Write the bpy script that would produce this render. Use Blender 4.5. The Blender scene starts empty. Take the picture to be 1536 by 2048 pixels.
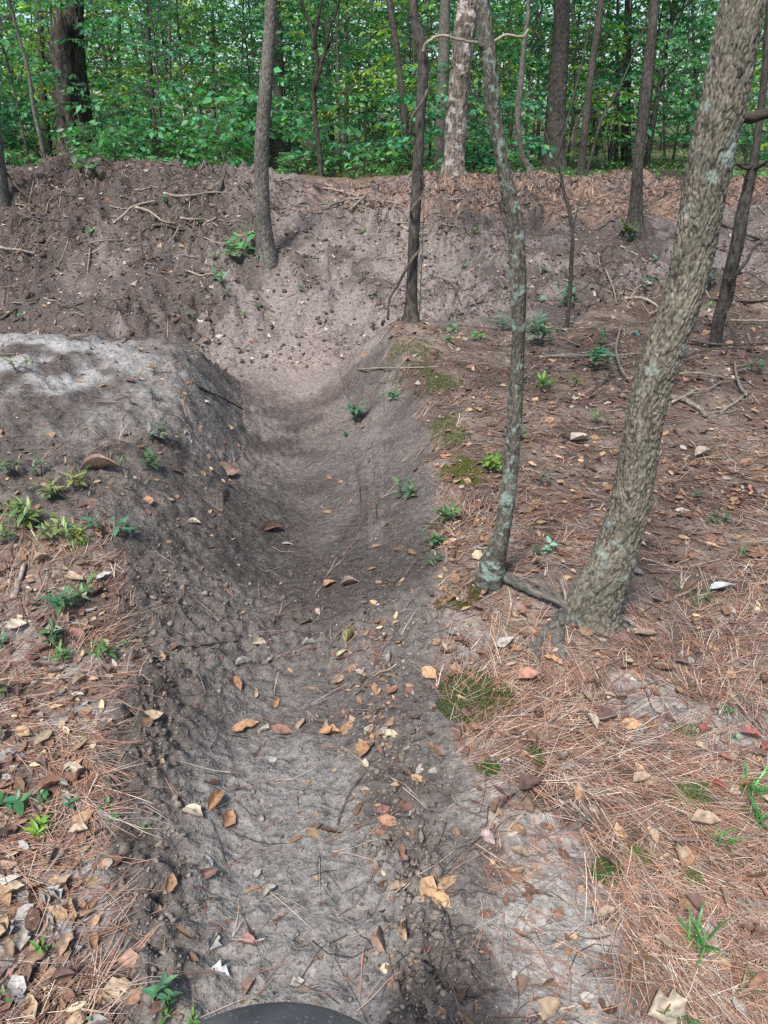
import bpy, math, random
import numpy as np
from mathutils import Vector, Matrix

R_ = math.radians
scene = bpy.context.scene
col = scene.collection
rng = np.random.default_rng(7)
random.seed(7)

# ------------------------------------------------------------------ camera, sky, sun, exposure
CAM_H = 1.6
PITCH = R_(27.6)
FPX = 2048 * 26.0 / 36.0
cam_d = bpy.data.cameras.new('camera')
cam_d.sensor_fit = 'VERTICAL'
cam_d.sensor_height = 36.0
cam_d.lens = 26.0
cam_d.clip_start = 0.02
cam_d.clip_end = 2000
cam = bpy.data.objects.new('camera', cam_d)
col.objects.link(cam)
cam.location = (0, 0, CAM_H)
cam.rotation_euler = (math.pi / 2 - PITCH, 0, 0)
scene.camera = cam

SUN_EL, SUN_AZ = R_(56), R_(205)      # azimuth clockwise from +Y
world = bpy.data.worlds.new('World')
scene.world = world
world.use_nodes = True
wn = world.node_tree
sky = wn.nodes.new('ShaderNodeTexSky')
sky.sky_type = 'NISHITA'
sky.sun_disc = False
sky.sun_elevation = SUN_EL
sky.sun_rotation = SUN_AZ
sky.air_density = 1.0
sky.dust_density = 1.8
sky.ozone_density = 1.0
bg = wn.nodes['Background']
bg.inputs['Strength'].default_value = 0.085
wn.links.new(sky.outputs['Color'], bg.inputs['Color'])

sun_d = bpy.data.lights.new('sun', 'SUN')
sun_d.energy = 2.1
sun_d.angle = R_(14)
sun_d.color = (1.0, 0.96, 0.91)
sun = bpy.data.objects.new('sun', sun_d)
col.objects.link(sun)
sdir = Vector((math.sin(SUN_AZ) * math.cos(SUN_EL), math.cos(SUN_AZ) * math.cos(SUN_EL), math.sin(SUN_EL)))
sun.rotation_euler = (-sdir).to_track_quat('-Z', 'Y').to_euler()
sun.location = (0, 0, 30)

scene.view_settings.view_transform = 'Standard'
scene.view_settings.look = 'None'
scene.view_settings.gamma = 1.0
scene.view_settings.exposure = 1.45
scene.view_settings.use_curve_mapping = False
scene.cycles.max_bounces = 6
scene.cycles.diffuse_bounces = 3
scene.cycles.glossy_bounces = 2
scene.cycles.transmission_bounces = 3
scene.cycles.use_denoising = False

# ------------------------------------------------------------------ noise
def _h(ix, iy, iz, seed):
    with np.errstate(over='ignore'):
        h = (ix.astype(np.int64) * 374761393 + iy.astype(np.int64) * 668265263 + iz.astype(np.int64) * 2147483647 + seed * 1274126177) & 0xFFFFFFFF
        h = ((h ^ (h >> 13)) * 1274126177) & 0xFFFFFFFF
        h = ((h ^ (h >> 16)) * 2246822519) & 0xFFFFFFFF
        h = h ^ (h >> 15)
    return (h & 0xFFFFFF) / float(0xFFFFFF)

Z0 = np.zeros(1, dtype=np.int64)
def vn2(x, y, seed=0):
    ix, iy = np.floor(x), np.floor(y)
    fx, fy = x - ix, y - iy
    fx = fx * fx * fx * (fx * (fx * 6 - 15) + 10); fy = fy * fy * fy * (fy * (fy * 6 - 15) + 10)
    a = _h(ix, iy, Z0, seed); b = _h(ix + 1, iy, Z0, seed); c = _h(ix, iy + 1, Z0, seed); d = _h(ix + 1, iy + 1, Z0, seed)
    return ((a * (1 - fx) + b * fx) * (1 - fy) + (c * (1 - fx) + d * fx) * fy) * 2 - 1

def fbm2(x, y, o=4, seed=0, gain=0.5):
    s = 0; a = 1.0; t = 0
    for k in range(o):
        c, sn = math.cos(0.6 + k), math.sin(0.6 + k)
        s = s + a * vn2((x * c - y * sn) + 13.7 * k, (x * sn + y * c) - 7.1 * k, seed + k * 17)
        t += a; a *= gain; x = x * 2.03; y = y * 2.03
    return s / t

def vn3(x, y, z, seed=0):
    i = [np.floor(q) for q in (x, y, z)]
    f = [q - w for q, w in zip((x, y, z), i)]
    f = [q * q * (3 - 2 * q) for q in f]
    r = 0
    for dx in (0, 1):
        for dy in (0, 1):
            for dz in (0, 1):
                w = (f[0] if dx else 1 - f[0]) * (f[1] if dy else 1 - f[1]) * (f[2] if dz else 1 - f[2])
                r = r + w * _h(i[0] + dx, i[1] + dy, i[2] + dz, seed)
    return r * 2 - 1

def wor2(x, y, seed=0):
    ix, iy = np.floor(x), np.floor(y)
    f1 = np.full(x.shape, 9.0); f2 = np.full(x.shape, 9.0)
    for dx in (-1, 0, 1):
        for dy in (-1, 0, 1):
            cx, cy = ix + dx, iy + dy
            d = np.hypot(cx + _h(cx, cy, Z0, seed) - x, cy + _h(cx, cy, Z0, seed + 5) - y)
            f2 = np.minimum(f2, np.maximum(f1, d)); f1 = np.minimum(f1, d)
    return f1, f2

def wor3(x, y, z, seed=0):
    ix, iy, iz = np.floor(x), np.floor(y), np.floor(z)
    f1 = np.full(x.shape, 9.0); f2 = np.full(x.shape, 9.0)
    for dx in (-1, 0, 1):
        for dy in (-1, 0, 1):
            for dz in (-1, 0, 1):
                cx, cy, cz = ix + dx, iy + dy, iz + dz
                d = np.sqrt((cx + _h(cx, cy, cz, seed) - x) ** 2 + (cy + _h(cx, cy, cz, seed + 5) - y) ** 2 + (cz + _h(cx, cy, cz, seed + 9) - z) ** 2)
                f2 = np.minimum(f2, np.maximum(f1, d)); f1 = np.minimum(f1, d)
    return f1, f2

def ss(a, b, x):
    t = np.clip((x - a) / (b - a), 0, 1)
    return t * t * (3 - 2 * t)

# ------------------------------------------------------------------ terrain
def chan(x, y):
    xc = np.interp(y, [-4, 0, .9, 1.7, 3.3, 5.2, 7.3, 9], [-.1, -.15, -.21, -.31, -.435, -.64, -.94, -1.1])
    zf = np.interp(y, [-4, 0, 1, 1.7, 2.4, 3.3, 4.2, 5.2, 6.2, 7.3, 9], [0, -.01, -.05, -.12, -.20, -.31, -.41, -.49, -.545, -.58, -.58])
    ro = np.interp(y, [-4, 0, 1.24, 1.9, 2.7, 4.2, 6.0, 7], [.45, .45, .5, .52, .62, .84, .8, .9])
    lo = np.interp(y, [-4, 0, .94, 1.67, 2.34, 3.2, 4.7, 5.6, 7], [.4, .35, .35, .52, .6, .82, .75, .85, 1.0])
    d = x - xc
    s = np.where(d > 0, d / ro, d / lo)
    return s, zf

def Hm(x, y):
    s, zf = chan(x, y)
    land = 0.015 * np.sin(x * 1.3 + 1) + 0.02 * np.sin(y * 0.9 + x * .6)
    land = land + 0.34 * np.exp(-((x + 2.35) / 1.15) ** 2 - ((y - 4.8) / 1.05) ** 2)         # sandy mound, left
    land = land + 0.10 * np.exp(-((x + 1.5) / .4) ** 2 - ((y - 2.9) / .5) ** 2)              # small shelf with weeds
    land = land + 0.06 * np.exp(-((x - .25) / .45) ** 2 - ((y - 5.9) / .45) ** 2)
    land = land + 0.05 * np.exp(-((x - .55) / .25) ** 2 - ((y - 2.3) / .35) ** 2)
    k = ss(0.15, 1.25, np.abs(s + 0.10 * vn2(y * 1.4, s * 0 + 3.1, 3)))
    st_ = .55 * ss(3.3, 4.5, y) * (s < 0)
    kk = 0.62 * np.clip((np.abs(s) - .07) / 1.0, 0, 1) + 0.38 * k
    kk = kk * (1 - st_) + st_ * ss(.38, .98, np.abs(s))
    z = zf + (land - zf) * kk
    # end of the near land, cross channel
    ye = np.interp(x, [-6, -3, -1.6, -1.0, 0, .6, 1.5, 4], [6.2, 6.1, 6.0, 6.4, 6.55, 6.75, 7.0, 7.2]) + .18 * vn2(x * 1.3, x * 0 + .5, 8)
    zc = np.interp(x, [-9, -4, -2, -.9, 0, .5, 1.2, 2, 3, 9], [-.35, -.45, -.55, -.59, -.50, -.38, -.20, -.05, .02, .05])
    m = ss(0, .75, y - ye)
    z = z * (1 - m) + zc * m
    # far bank
    yb = 7.45 + .12 * np.sin(x * 1.1)
    yc = 10.65 + .15 * np.sin(x * .8 + 1)
    crest = .93 + .14 * np.exp(-((x + 3.95) / .95) ** 2) - .28 * ss(-4.6, -6.2, x) + .03 * np.sin(x * 1.7) + .09 * vn2(x * 1.9, x * 0 + 4.2, 77) + .05 * vn2(x * 4.3, x * 0 + 1.2, 78) - .06 * ss(2.5, 5, x)
    t = (y - yb) / (yc - yb)
    tr = np.exp(-((x - 1.0) / 1.3) ** 2)
    t = t + tr * .055 * np.sin(np.clip(t, 0, 1.0) * math.pi * 2 * 1.5 + 1.3) * ss(.15, .35, t)
    tt = np.clip(t, 0, 1)
    q = zc + (crest - zc) * (0.55 * tt + .45 * ss(-.15, 1.0, tt) - .45 * ss(-.15, 1.0, 0.0) * (1 - tt))
    yy = y + .13 * vn2(x * 2.3, x * 0 + 2.2, 81) + .06 * vn2(x * 6.1, x * 0 + 5.2, 82) - .12 * np.sin(x * .9)
    st = np.where(yy < 9.58, zc + (.46 - zc) * (.6 * np.clip((yy - yb) / (9.58 - yb), 0, 1) + .4 * ss(0, 1, (yy - yb) / (9.58 - yb))), np.interp(yy, [9.58, 9.70, 10.6, 11.4, 12.2], [.46, .60, .76, .86, .88]) + ss(9.9, 10.8, yy) * (.07 * vn2(x * 1.5, x * 0 + 3.3, 83) + .04 * vn2(x * 3.9, yy * 1.5, 84)))
    sw = ss(-2.3, -1.3, x) * ss(yb, yb + .5, y)
    q = q * (1 - sw) + st * sw
    yc = yc + 1.2 * sw
    back = .74 + .10 * np.sin(x * .21 + y * .13) * ss(14, 30, y)
    fall = ss(.1, 2.2, y - yc)
    q = q * (1 - fall) + back * fall
    return np.where(y > yb, q, np.where(y > yb - .6, z + (q * 0) , z))

def masks(x, y):
    s, zf = chan(x, y)
    n = fbm2(x * 1.7, y * 1.7, 3, 21)
    n2 = fbm2(x * 6, y * 6, 3, 22)
    inch = 1 - ss(.92, 1.12, np.abs(s) + .12 * n + .06 * n2)
    inch = np.where(s > 0, 1 - ss(.86, 1.08, np.abs(s) + .07 * n + .05 * n2), inch)
    far = ss(6.3, 7.0, y + .3 * n)
    dirt = np.maximum(inch, far * (1 - ss(1.5, 2.2, x + .5 * n) * (1 - ss(7.5, 8.0, y))))
    left = (x < 0) & (np.abs(s) > .5)
    lm = ss(2.55, 3.0, y + .35 * n) * left                         # bare left land with the sandy mound
    dirt = np.maximum(dirt, lm * .9)
    litter = (1 - dirt)
    berm = ss(6.9, 7.6, y) * (1 - ss(11.0, 12.2, y + .4 * n))
    return s, dirt, litter, berm, lm

def micro(x, y):
    s, dirt, litter, berm, lm = masks(x, y)
    near = 1 - ss(12, 20, y)
    r = .020 * fbm2(x * 2.2, y * 2.2, 3, 31)
    # trodden dirt
    f1, f2 = wor2(x * 17, y * 17, 41)
    cl = np.clip(.75 - f1, 0, 1) * ss(-.3, .35, fbm2(x * 3.1, y * 3.1, 2, 43))
    fine = fbm2(x * 24, y * 24, 2, 44, .5) * (1 - .8 * ss(3.2, 5.5, y))
    ridge = 1 - np.abs(fbm2(x * 9, y * 9, 2, 45))
    bil = np.abs(fbm2(x * 11 + .6 * fine, y * 11, 2, 46)); nf = 1 - .85 * (1 - ss(.4, .6, np.abs(s))) * (1 - ss(1.7, 2.3, y)); rough = ss(-.35, .4, fbm2(x * 1.5, y * 1.5, 2, 47)) * (1 - .5 * ss(.3, .4, s) * (1 - ss(.9, 1., s))) * (1 - .75 * (1 - ss(.35, .6, np.abs(s))) * (1 - ss(1.7, 2.2, y)))
    r = r + dirt * (1 - berm) * (.045 * cl * (.4 + .6 * rough) + (.006 + .014 * rough) * fine + nf * (.006 * (ridge - .7) + (.008 + .026 * rough) * (.3 - bil)) + (1 - nf) * .008 * fbm2(x * 5, y * 5, 3, 48) - .014 * np.exp(-((np.abs(s) - .30) / .09) ** 2) * (1 - ss(2.4, 3.2, y)))
    # crumbled ridges along both sides of the rut
    rid = np.exp(-((s - .62) / .16) ** 2) * (1 - ss(1.6, 2.3, y)) + np.exp(-((s + .78) / .2) ** 2) * (1 - ss(2.2, 2.8, y))
    r = r + rid * (.012 + .05 * cl + .02 * fine)
    # loose far bank
    wq = .5 * vn2(x * 6, y * 6, 58); g1, _ = wor2(x * 4.6 + wq, y * 4.6 - wq, 51)
    h1, _ = wor2(x * 11, y * 11, 52)
    lump = ss(-.5, .3, fbm2(x * 1.1, y * 1.1, 3, 53)) * (1 - .8 * np.exp(-((x + .2) / .55) ** 2))
    lump = np.maximum(lump, np.exp(-((x + 3.9) / 1.2) ** 2) * ss(8.6, 9.6, y))
    r = r + berm * ((.02 + .10 * lump) * np.clip(1 - 1.9 * g1 * g1, 0, 1) + (.012 + .045 * lump) * np.clip(1 - 2.4 * h1 * h1, 0, 1) + .09 * fbm2(x * 2.2, y * 2.2, 2, 54, .6) + .03 * (.4 + lump) * fbm2(x * 8, y * 8, 2, 55, .5))
    # litter floor: gentle lumps
    r = r + litter * (.012 * fbm2(x * 7, y * 7, 3, 61) + .006 * fbm2(x * 22, y * 22, 1, 62)) * near
    r = r + lm * (.03 * fbm2(x * 9, y * 9, 2, 63, .6) + .03 * fbm2(x * 3.5, y * 3.5, 2, 64))
    # broken mossy end of the right bank
    e = np.exp(-((x - .0) / .45) ** 2 - ((y - 6.3) / .4) ** 2)
    r = r + e * (.08 * (np.clip(.8 - g1, 0, 1)) + .04 * fine)
    return r

def HF(x, y):
    x = np.asarray(x, float); y = np.asarray(y, float)
    return Hm(x, y) + micro(x, y)

def HFn(x, y, e=.03):
    h = HF(x, y)
    n = np.stack([-(HF(x + e, y) - h) / e, -(HF(x, y + e) - h) / e, np.ones_like(h)], -1)
    return h, n / np.linalg.norm(n, axis=-1, keepdims=True)

CP, SP = math.cos(PITCH), math.sin(PITCH)
def ray(u, v):
    a, b = (u - 768) / FPX, (v - 1024) / FPX
    return np.array([a, CP - b * SP, -SP - b * CP])
def at(u, v, Y):                       # point on the plane y = Y seen at a photo pixel
    d = ray(u, v); t = Y / d[1]
    return np.array([d[0] * t, Y, CAM_H + d[2] * t])
_T = np.geomspace(.6, 40, 1500)
def G(u, v):                           # point of the ground seen at a photo pixel
    d = ray(u, v)
    hz = CAM_H + d[2] * _T - HF(d[0] * _T, d[1] * _T)
    k = np.argmax(hz < 0)
    if hz[k] >= 0: k = len(_T) - 1
    t = _T[k]
    if k: t = _T[k - 1] + (_T[k] - _T[k - 1]) * hz[k - 1] / max(1e-9, hz[k - 1] - hz[k])
    return np.array([d[0] * t, d[1] * t, float(HF(d[0] * t, d[1] * t))])
def depth(p): return p[1] * CP + (CAM_H - p[2]) * SP

# ------------------------------------------------------------------ mesh helpers
def mesh(name, V, F, cols=None, smooth=True, extra=None):
    V = np.asarray(V, np.float32).reshape(-1, 3)
    F = np.asarray(F, np.int32)
    me = bpy.data.meshes.new(name)
    nf, k = F.shape
    me.vertices.add(len(V)); me.vertices.foreach_set('co', V.ravel())
    me.loops.add(nf * k); me.loops.foreach_set('vertex_index', F.ravel())
    me.polygons.add(nf)
    me.polygons.foreach_set('loop_start', np.arange(0, nf * k, k, dtype=np.int32))
    me.polygons.foreach_set('loop_total', np.full(nf, k, np.int32))
    if smooth: me.polygons.foreach_set('use_smooth', np.ones(nf, bool))
    if cols is not None:
        a = me.attributes.new('Col', 'FLOAT_COLOR', 'POINT')
        c = np.ones((len(V), 4), np.float32); c[:, :3] = cols
        a.data.foreach_set('color', c.ravel())
    for nm, arr in (extra or {}).items():
        if arr.ndim == 2:
            a = me.attributes.new(nm, 'FLOAT_VECTOR', 'POINT'); a.data.foreach_set('vector', arr.astype(np.float32).ravel())
        else:
            a = me.attributes.new(nm, 'FLOAT', 'POINT'); a.data.foreach_set('value', arr.astype(np.float32).ravel())
    me.update(calc_edges=True); me.validate()
    return me

def obj(name, me, mat=None, parent=None, loc=None):
    o = bpy.data.objects.new(name, me); col.objects.link(o)
    if mat is not None and me is not None and not me.materials: me.materials.append(mat)
    if parent is not None: o.parent = parent
    if loc is not None: o.location = loc
    return o

def tag(o, label=None, cat=None, group=None, kind=None):
    if label: o['label'] = label
    if cat: o['category'] = cat
    if group: o['group'] = group
    if kind: o['kind'] = kind
    return o

def empty(name, loc, label=None, cat=None, group=None, rz=0):
    o = bpy.data.objects.new(name, None); col.objects.link(o)
    o.location = loc; o.rotation_euler = (0, 0, rz); o.empty_display_size = .1
    return tag(o, label, cat, group)

class Tubes:
    def __init__(s): s.V = []; s.F = []; s.B = []; s.n = 0
    def add(s, P, r, sides=5, cap=True):
        P = np.asarray(P, float); r = np.asarray(r, float) * np.ones(len(P))
        T = np.gradient(P, axis=0); T /= np.linalg.norm(T, axis=1, keepdims=True) + 1e-9
        m = T.mean(0); ref = np.array([1., 0, 0]) if abs(m[0]) < .7 * np.linalg.norm(m) else np.array([0, 0, 1.])
        A = np.cross(T, ref); A /= np.linalg.norm(A, axis=1, keepdims=True) + 1e-9
        B = np.cross(T, A)
        th = np.arange(sides) * 2 * math.pi / sides
        ring = P[:, None] + r[:, None, None] * (A[:, None] * np.cos(th)[None, :, None] + B[:, None] * np.sin(th)[None, :, None])
        L = np.concatenate([[0], np.cumsum(np.linalg.norm(np.diff(P, axis=0), axis=1))])
        bk = np.stack([np.cos(th)[None] * r.mean() + 0 * L[:, None], np.sin(th)[None] * r.mean() + 0 * L[:, None], L[:, None] + 0 * th[None]], -1)
        N = len(P); i = np.arange(N - 1)[:, None] * sides; j = np.arange(sides)[None]; j2 = (j + 1) % sides
        q = np.stack([i + j, i + j2, i + sides + j2, i + sides + j], -1).reshape(-1, 4)
        V = ring.reshape(-1, 3); bk = bk.reshape(-1, 3)
        if cap:
            e = np.arange(sides)
            V = np.vstack([V, P[0], P[-1]]); bk = np.vstack([bk, bk[0], bk[-1]])
            c0 = N * sides; c1 = c0 + 1; l0 = (N - 1) * sides
            f0 = np.stack([np.full(sides, c0), (e + 1) % sides, e, e], -1)
            f1 = np.stack([np.full(sides, c1), l0 + e, l0 + (e + 1) % sides, l0 + (e + 1) % sides], -1)
            s.tri = getattr(s, 'tri', []) ; s.tri.append(np.vstack([f0[:, :3], f1[:, :3]]) + s.n)
        s.V.append(V); s.B.append(bk); s.F.append(q + s.n); s.n += len(V)
    def me(s, name):
        F = np.vstack(s.F); t = np.vstack([F[:, [0, 1, 2]], F[:, [0, 2, 3]]])
        if getattr(s, 'tri', None): t = np.vstack([t] + s.tri)
        return mesh(name, np.vstack(s.V), t, extra={'bk': np.vstack(s.B)})

def smooth_path(P, n):
    P = np.asarray(P, float); m = len(P)
    d = np.concatenate([[0], np.cumsum(np.linalg.norm(np.diff(P[:, :3], axis=0), axis=1))])
    t = np.linspace(0, d[-1], n)
    out = np.empty((n, P.shape[1]))
    Q = np.vstack([2 * P[0] - P[1], P, 2 * P[-1] - P[-2]])
    k = np.clip(np.searchsorted(d, t, 'right') - 1, 0, m - 2)
    f = ((t - d[k]) / (d[k + 1] - d[k] + 1e-9))[:, None]
    a, b, c, e = Q[k], Q[k + 1], Q[k + 2], Q[k + 3]
    return .5 * ((2 * b) + (c - a) * f + (2 * a - 5 * b + 4 * c - e) * f * f + (3 * b - a - 3 * c + e) * f ** 3)

def frames(fwd, nrm):
    """columns: x side, y along leaf, z normal"""
    y = fwd / (np.linalg.norm(fwd, axis=-1, keepdims=True) + 1e-9)
    x = np.cross(y, nrm); x /= np.linalg.norm(x, axis=-1, keepdims=True) + 1e-9
    z = np.cross(x, y)
    return np.stack([x, y, z], -1)

def scatter(tv, tf, pos, Rm, scale, cols):
    """one template copied many times into one mesh"""
    n, k = len(pos), len(tv)
    sc = np.asarray(scale, float)
    if sc.ndim == 1: sc = sc[:, None]
    V = pos[:, None] + np.einsum('nij,nkj->nki', Rm, tv[None] * sc[:, None] if sc.shape[1] == 3 else tv[None] * sc[:, :, None])
    F = (tf[None] + (np.arange(n) * k)[:, None, None]).reshape(-1, tf.shape[1])
    return V.reshape(-1, 3), F, np.repeat(cols, k, 0)

# ------------------------------------------------------------------ materials
def newmat(name):
    m = bpy.data.materials.new(name); m.use_nodes = True
    nt = m.node_tree; b = nt.nodes['Principled BSDF']
    b.inputs['Specular IOR Level'].default_value = .25
    return m, nt, b
def nd(nt, t, **k):
    n = nt.nodes.new(t)
    for a, v in k.items():
        if a in n.inputs: n.inputs[a].default_value = v
        else: setattr(n, a, v)
    return n
def mixc(nt, fac, a, b, mode='MIX'):
    n = nt.nodes.new('ShaderNodeMix'); n.data_type = 'RGBA'; n.blend_type = mode
    for sock, v in ((n.inputs[0], fac), (n.inputs[6], a), (n.inputs[7], b)):
        if hasattr(v, 'is_output'): nt.links.new(v, sock)
        else: sock.default_value = v if not isinstance(v, tuple) else (*v, 1)
    return n.outputs[2]
def ramp(nt, fac, *stops):
    r = nt.nodes.new('ShaderNodeValToRGB'); e = r.color_ramp.elements
    while len(e) < len(stops): e.new(.5)
    for q, (p, c) in zip(e, stops):
        q.position = p; q.color = (*c, 1) if isinstance(c, tuple) else (c, c, c, 1)
    nt.links.new(fac, r.inputs[0]); return r.outputs[0]

def mat_ground():
    m, nt, b = newmat('forest_soil')
    a = nd(nt, 'ShaderNodeAttribute', attribute_name='Col')
    g = nd(nt, 'ShaderNodeNewGeometry')
    n1 = nd(nt, 'ShaderNodeTexNoise', Scale=34.0, Detail=4.0, Roughness=.6); nt.links.new(g.outputs['Position'], n1.inputs['Vector'])
    n2 = nd(nt, 'ShaderNodeTexNoise', Scale=90.0, Detail=2.0, Roughness=.6); nt.links.new(g.outputs['Position'], n2.inputs['Vector'])
    c1 = ramp(nt, n1.outputs['Fac'], (.3, (.62, .6, .58)), (.52, (1., 1., 1.)), (.72, (1.35, 1.33, 1.3)))
    c2 = ramp(nt, n2.outputs['Fac'], (.32, (.82, .81, .81)), (.5, (1., 1., 1.)), (.68, (1.22, 1.21, 1.19)))
    c = mixc(nt, 1.0, a.outputs['Color'], c1, 'MULTIPLY'); c = mixc(nt, 1.0, c, c2, 'MULTIPLY')
    for sc_, thr, cols_ in ((150., .26, ((.30, (.30, .27, .24)), (.55, (.035, .028, .024)))), (62., .17, ((.35, (.34, .29, .24)), (.5, (.05, .038, .03)), (.8, (.16, .09, .06))))):
        vo = nd(nt, 'ShaderNodeTexVoronoi', Scale=sc_); nt.links.new(g.outputs['Position'], vo.inputs['Vector'])
        lt = nd(nt, 'ShaderNodeMath', operation='LESS_THAN'); nt.links.new(vo.outputs['Distance'], lt.inputs[0]); lt.inputs[1].default_value = thr
        sp = nd(nt, 'ShaderNodeSeparateColor'); nt.links.new(vo.outputs['Color'], sp.inputs[0])
        on = nd(nt, 'ShaderNodeMath', operation='GREATER_THAN'); nt.links.new(sp.outputs[1], on.inputs[0]); on.inputs[1].default_value = .45
        mu = nd(nt, 'ShaderNodeMath', operation='MULTIPLY'); nt.links.new(lt.outputs[0], mu.inputs[0]); nt.links.new(on.outputs[0], mu.inputs[1])
        m2 = nd(nt, 'ShaderNodeMath', operation='MULTIPLY'); nt.links.new(mu.outputs[0], m2.inputs[0]); m2.inputs[1].default_value = .7
        fc = ramp(nt, sp.outputs[0], *cols_); c = mixc(nt, m2.outputs[0], c, fc)
    nt.links.new(c, b.inputs['Base Color'])
    b.inputs['Roughness'].default_value = .95; b.inputs['Specular IOR Level'].default_value = .12
    bp = nd(nt, 'ShaderNodeBump', Strength=.5, Distance=.004)
    bp2 = nd(nt, 'ShaderNodeBump', Strength=.8, Distance=.03)
    nt.links.new(n2.outputs['Fac'], bp.inputs['Height']); nt.links.new(n1.outputs['Fac'], bp2.inputs['Height'])
    nt.links.new(bp2.outputs['Normal'], bp.inputs['Normal']); nt.links.new(bp.outputs['Normal'], b.inputs['Normal'])
    return m

def mat_attr(name, rough=.85, spec=.15, noise=0, trans=0.0):
    m, nt, b = newmat(name)
    a = nd(nt, 'ShaderNodeAttribute', attribute_name='Col'); c = a.outputs['Color']
    if noise:
        g = nd(nt, 'ShaderNodeNewGeometry')
        n1 = nd(nt, 'ShaderNodeTexNoise', Scale=float(noise), Detail=4.0); nt.links.new(g.outputs['Position'], n1.inputs['Vector'])
        c = mixc(nt, 1.0, c, ramp(nt, n1.outputs['Fac'], (.3, (.6, .6, .6)), (.7, (1.3, 1.3, 1.3))), 'MULTIPLY')
    nt.links.new(c, b.inputs['Base Color'])
    b.inputs['Roughness'].default_value = rough; b.inputs['Specular IOR Level'].default_value = spec
    if trans:
        t = nd(nt, 'ShaderNodeBsdfTranslucent')
        tc = mixc(nt, 1.0, c, (1.15, 1.35, .55), 'MULTIPLY'); nt.links.new(tc, t.inputs['Color'])
        mx = nd(nt, 'ShaderNodeMixShader'); mx.inputs[0].default_value = trans
        nt.links.new(b.outputs[0], mx.inputs[1]); nt.links.new(t.outputs[0], mx.inputs[2])
        nt.links.new(mx.outputs[0], nt.nodes['Material Output'].inputs['Surface'])
    return m

def mat_obj(name, rough=.7, spec=.2, noise=60., trans=0.0, var=.25):
    """leaf material that takes its colour from the object"""
    m, nt, b = newmat(name)
    oi = nd(nt, 'ShaderNodeObjectInfo'); g = nd(nt, 'ShaderNodeNewGeometry')
    n1 = nd(nt, 'ShaderNodeTexNoise', Scale=noise, Detail=4.0); nt.links.new(g.outputs['Position'], n1.inputs['Vector'])
    c = mixc(nt, 1.0, oi.outputs['Color'], ramp(nt, n1.outputs['Fac'], (.3, (1 - var * 1.6,) * 3), (.5, (1., 1., 1.)), (.7, (1 + var, 1 + var, 1 + var * .8))), 'MULTIPLY')
    nt.links.new(c, b.inputs['Base Color'])
    b.inputs['Roughness'].default_value = rough; b.inputs['Specular IOR Level'].default_value = spec
    if trans:
        t = nd(nt, 'ShaderNodeBsdfTranslucent'); tc = mixc(nt, 1.0, c, (1.1, 1.3, .6), 'MULTIPLY'); nt.links.new(tc, t.inputs['Color'])
        mx = nd(nt, 'ShaderNodeMixShader'); mx.inputs[0].default_value = trans
        nt.links.new(b.outputs[0], mx.inputs[1]); nt.links.new(t.outputs[0], mx.inputs[2])
        nt.links.new(mx.outputs[0], nt.nodes['Material Output'].inputs['Surface'])
    return m

def mat_bark(name, dark, mid, light, scale=60., stretch=.35, lichen=None, lich=(.58, .66), lscale=14., bump=.006, hattr=False):
    m, nt, b = newmat(name)
    a = nd(nt, 'ShaderNodeAttribute', attribute_name='bk')
    mp = nd(nt, 'ShaderNodeMapping'); mp.inputs['Scale'].default_value = (1, 1, stretch); nt.links.new(a.outputs['Vector'], mp.inputs['Vector'])
    n1 = nd(nt, 'ShaderNodeTexNoise', Scale=scale, Detail=7.0, Roughness=.65); nt.links.new(mp.outputs['Vector'], n1.inputs['Vector'])
    n0 = nd(nt, 'ShaderNodeTexNoise', Scale=scale * .12, Detail=3.0); nt.links.new(mp.outputs['Vector'], n0.inputs['Vector'])
    c = ramp(nt, n1.outputs['Fac'], (.30, dark), (.47, mid), (.66, light))
    if hattr:                                  # furrow depth of the modelled bark: blends to the dark tone in furrows, full bark tones on plates
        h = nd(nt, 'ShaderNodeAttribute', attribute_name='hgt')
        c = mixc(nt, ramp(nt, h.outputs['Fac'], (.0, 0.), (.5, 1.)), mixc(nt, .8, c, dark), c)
    c = mixc(nt, 1.0, c, ramp(nt, n0.outputs['Fac'], (.35, (.72, .74, .72)), (.65, (1.2, 1.18, 1.15))), 'MULTIPLY')
    if lichen:
        l1 = nd(nt, 'ShaderNodeTexNoise', Scale=lscale, Detail=5.0, Roughness=.6); nt.links.new(a.outputs['Vector'], l1.inputs['Vector'])
        l2 = nd(nt, 'ShaderNodeAttribute', attribute_name='lich')
        ad = nd(nt, 'ShaderNodeMath', operation='ADD'); nt.links.new(l1.outputs['Fac'], ad.inputs[0]); nt.links.new(l2.outputs['Fac'], ad.inputs[1])
        c = mixc(nt, ramp(nt, ad.outputs[0], (lich[0], 0.), (lich[1], .85)), c, lichen)
    nt.links.new(c, b.inputs['Base Color'])
    b.inputs['Roughness'].default_value = .92; b.inputs['Specular IOR Level'].default_value = .12
    bp = nd(nt, 'ShaderNodeBump', Strength=.9, Distance=bump); nt.links.new(n1.outputs['Fac'], bp.inputs['Height']); nt.links.new(bp.outputs['Normal'], b.inputs['Normal'])
    return m

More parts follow.
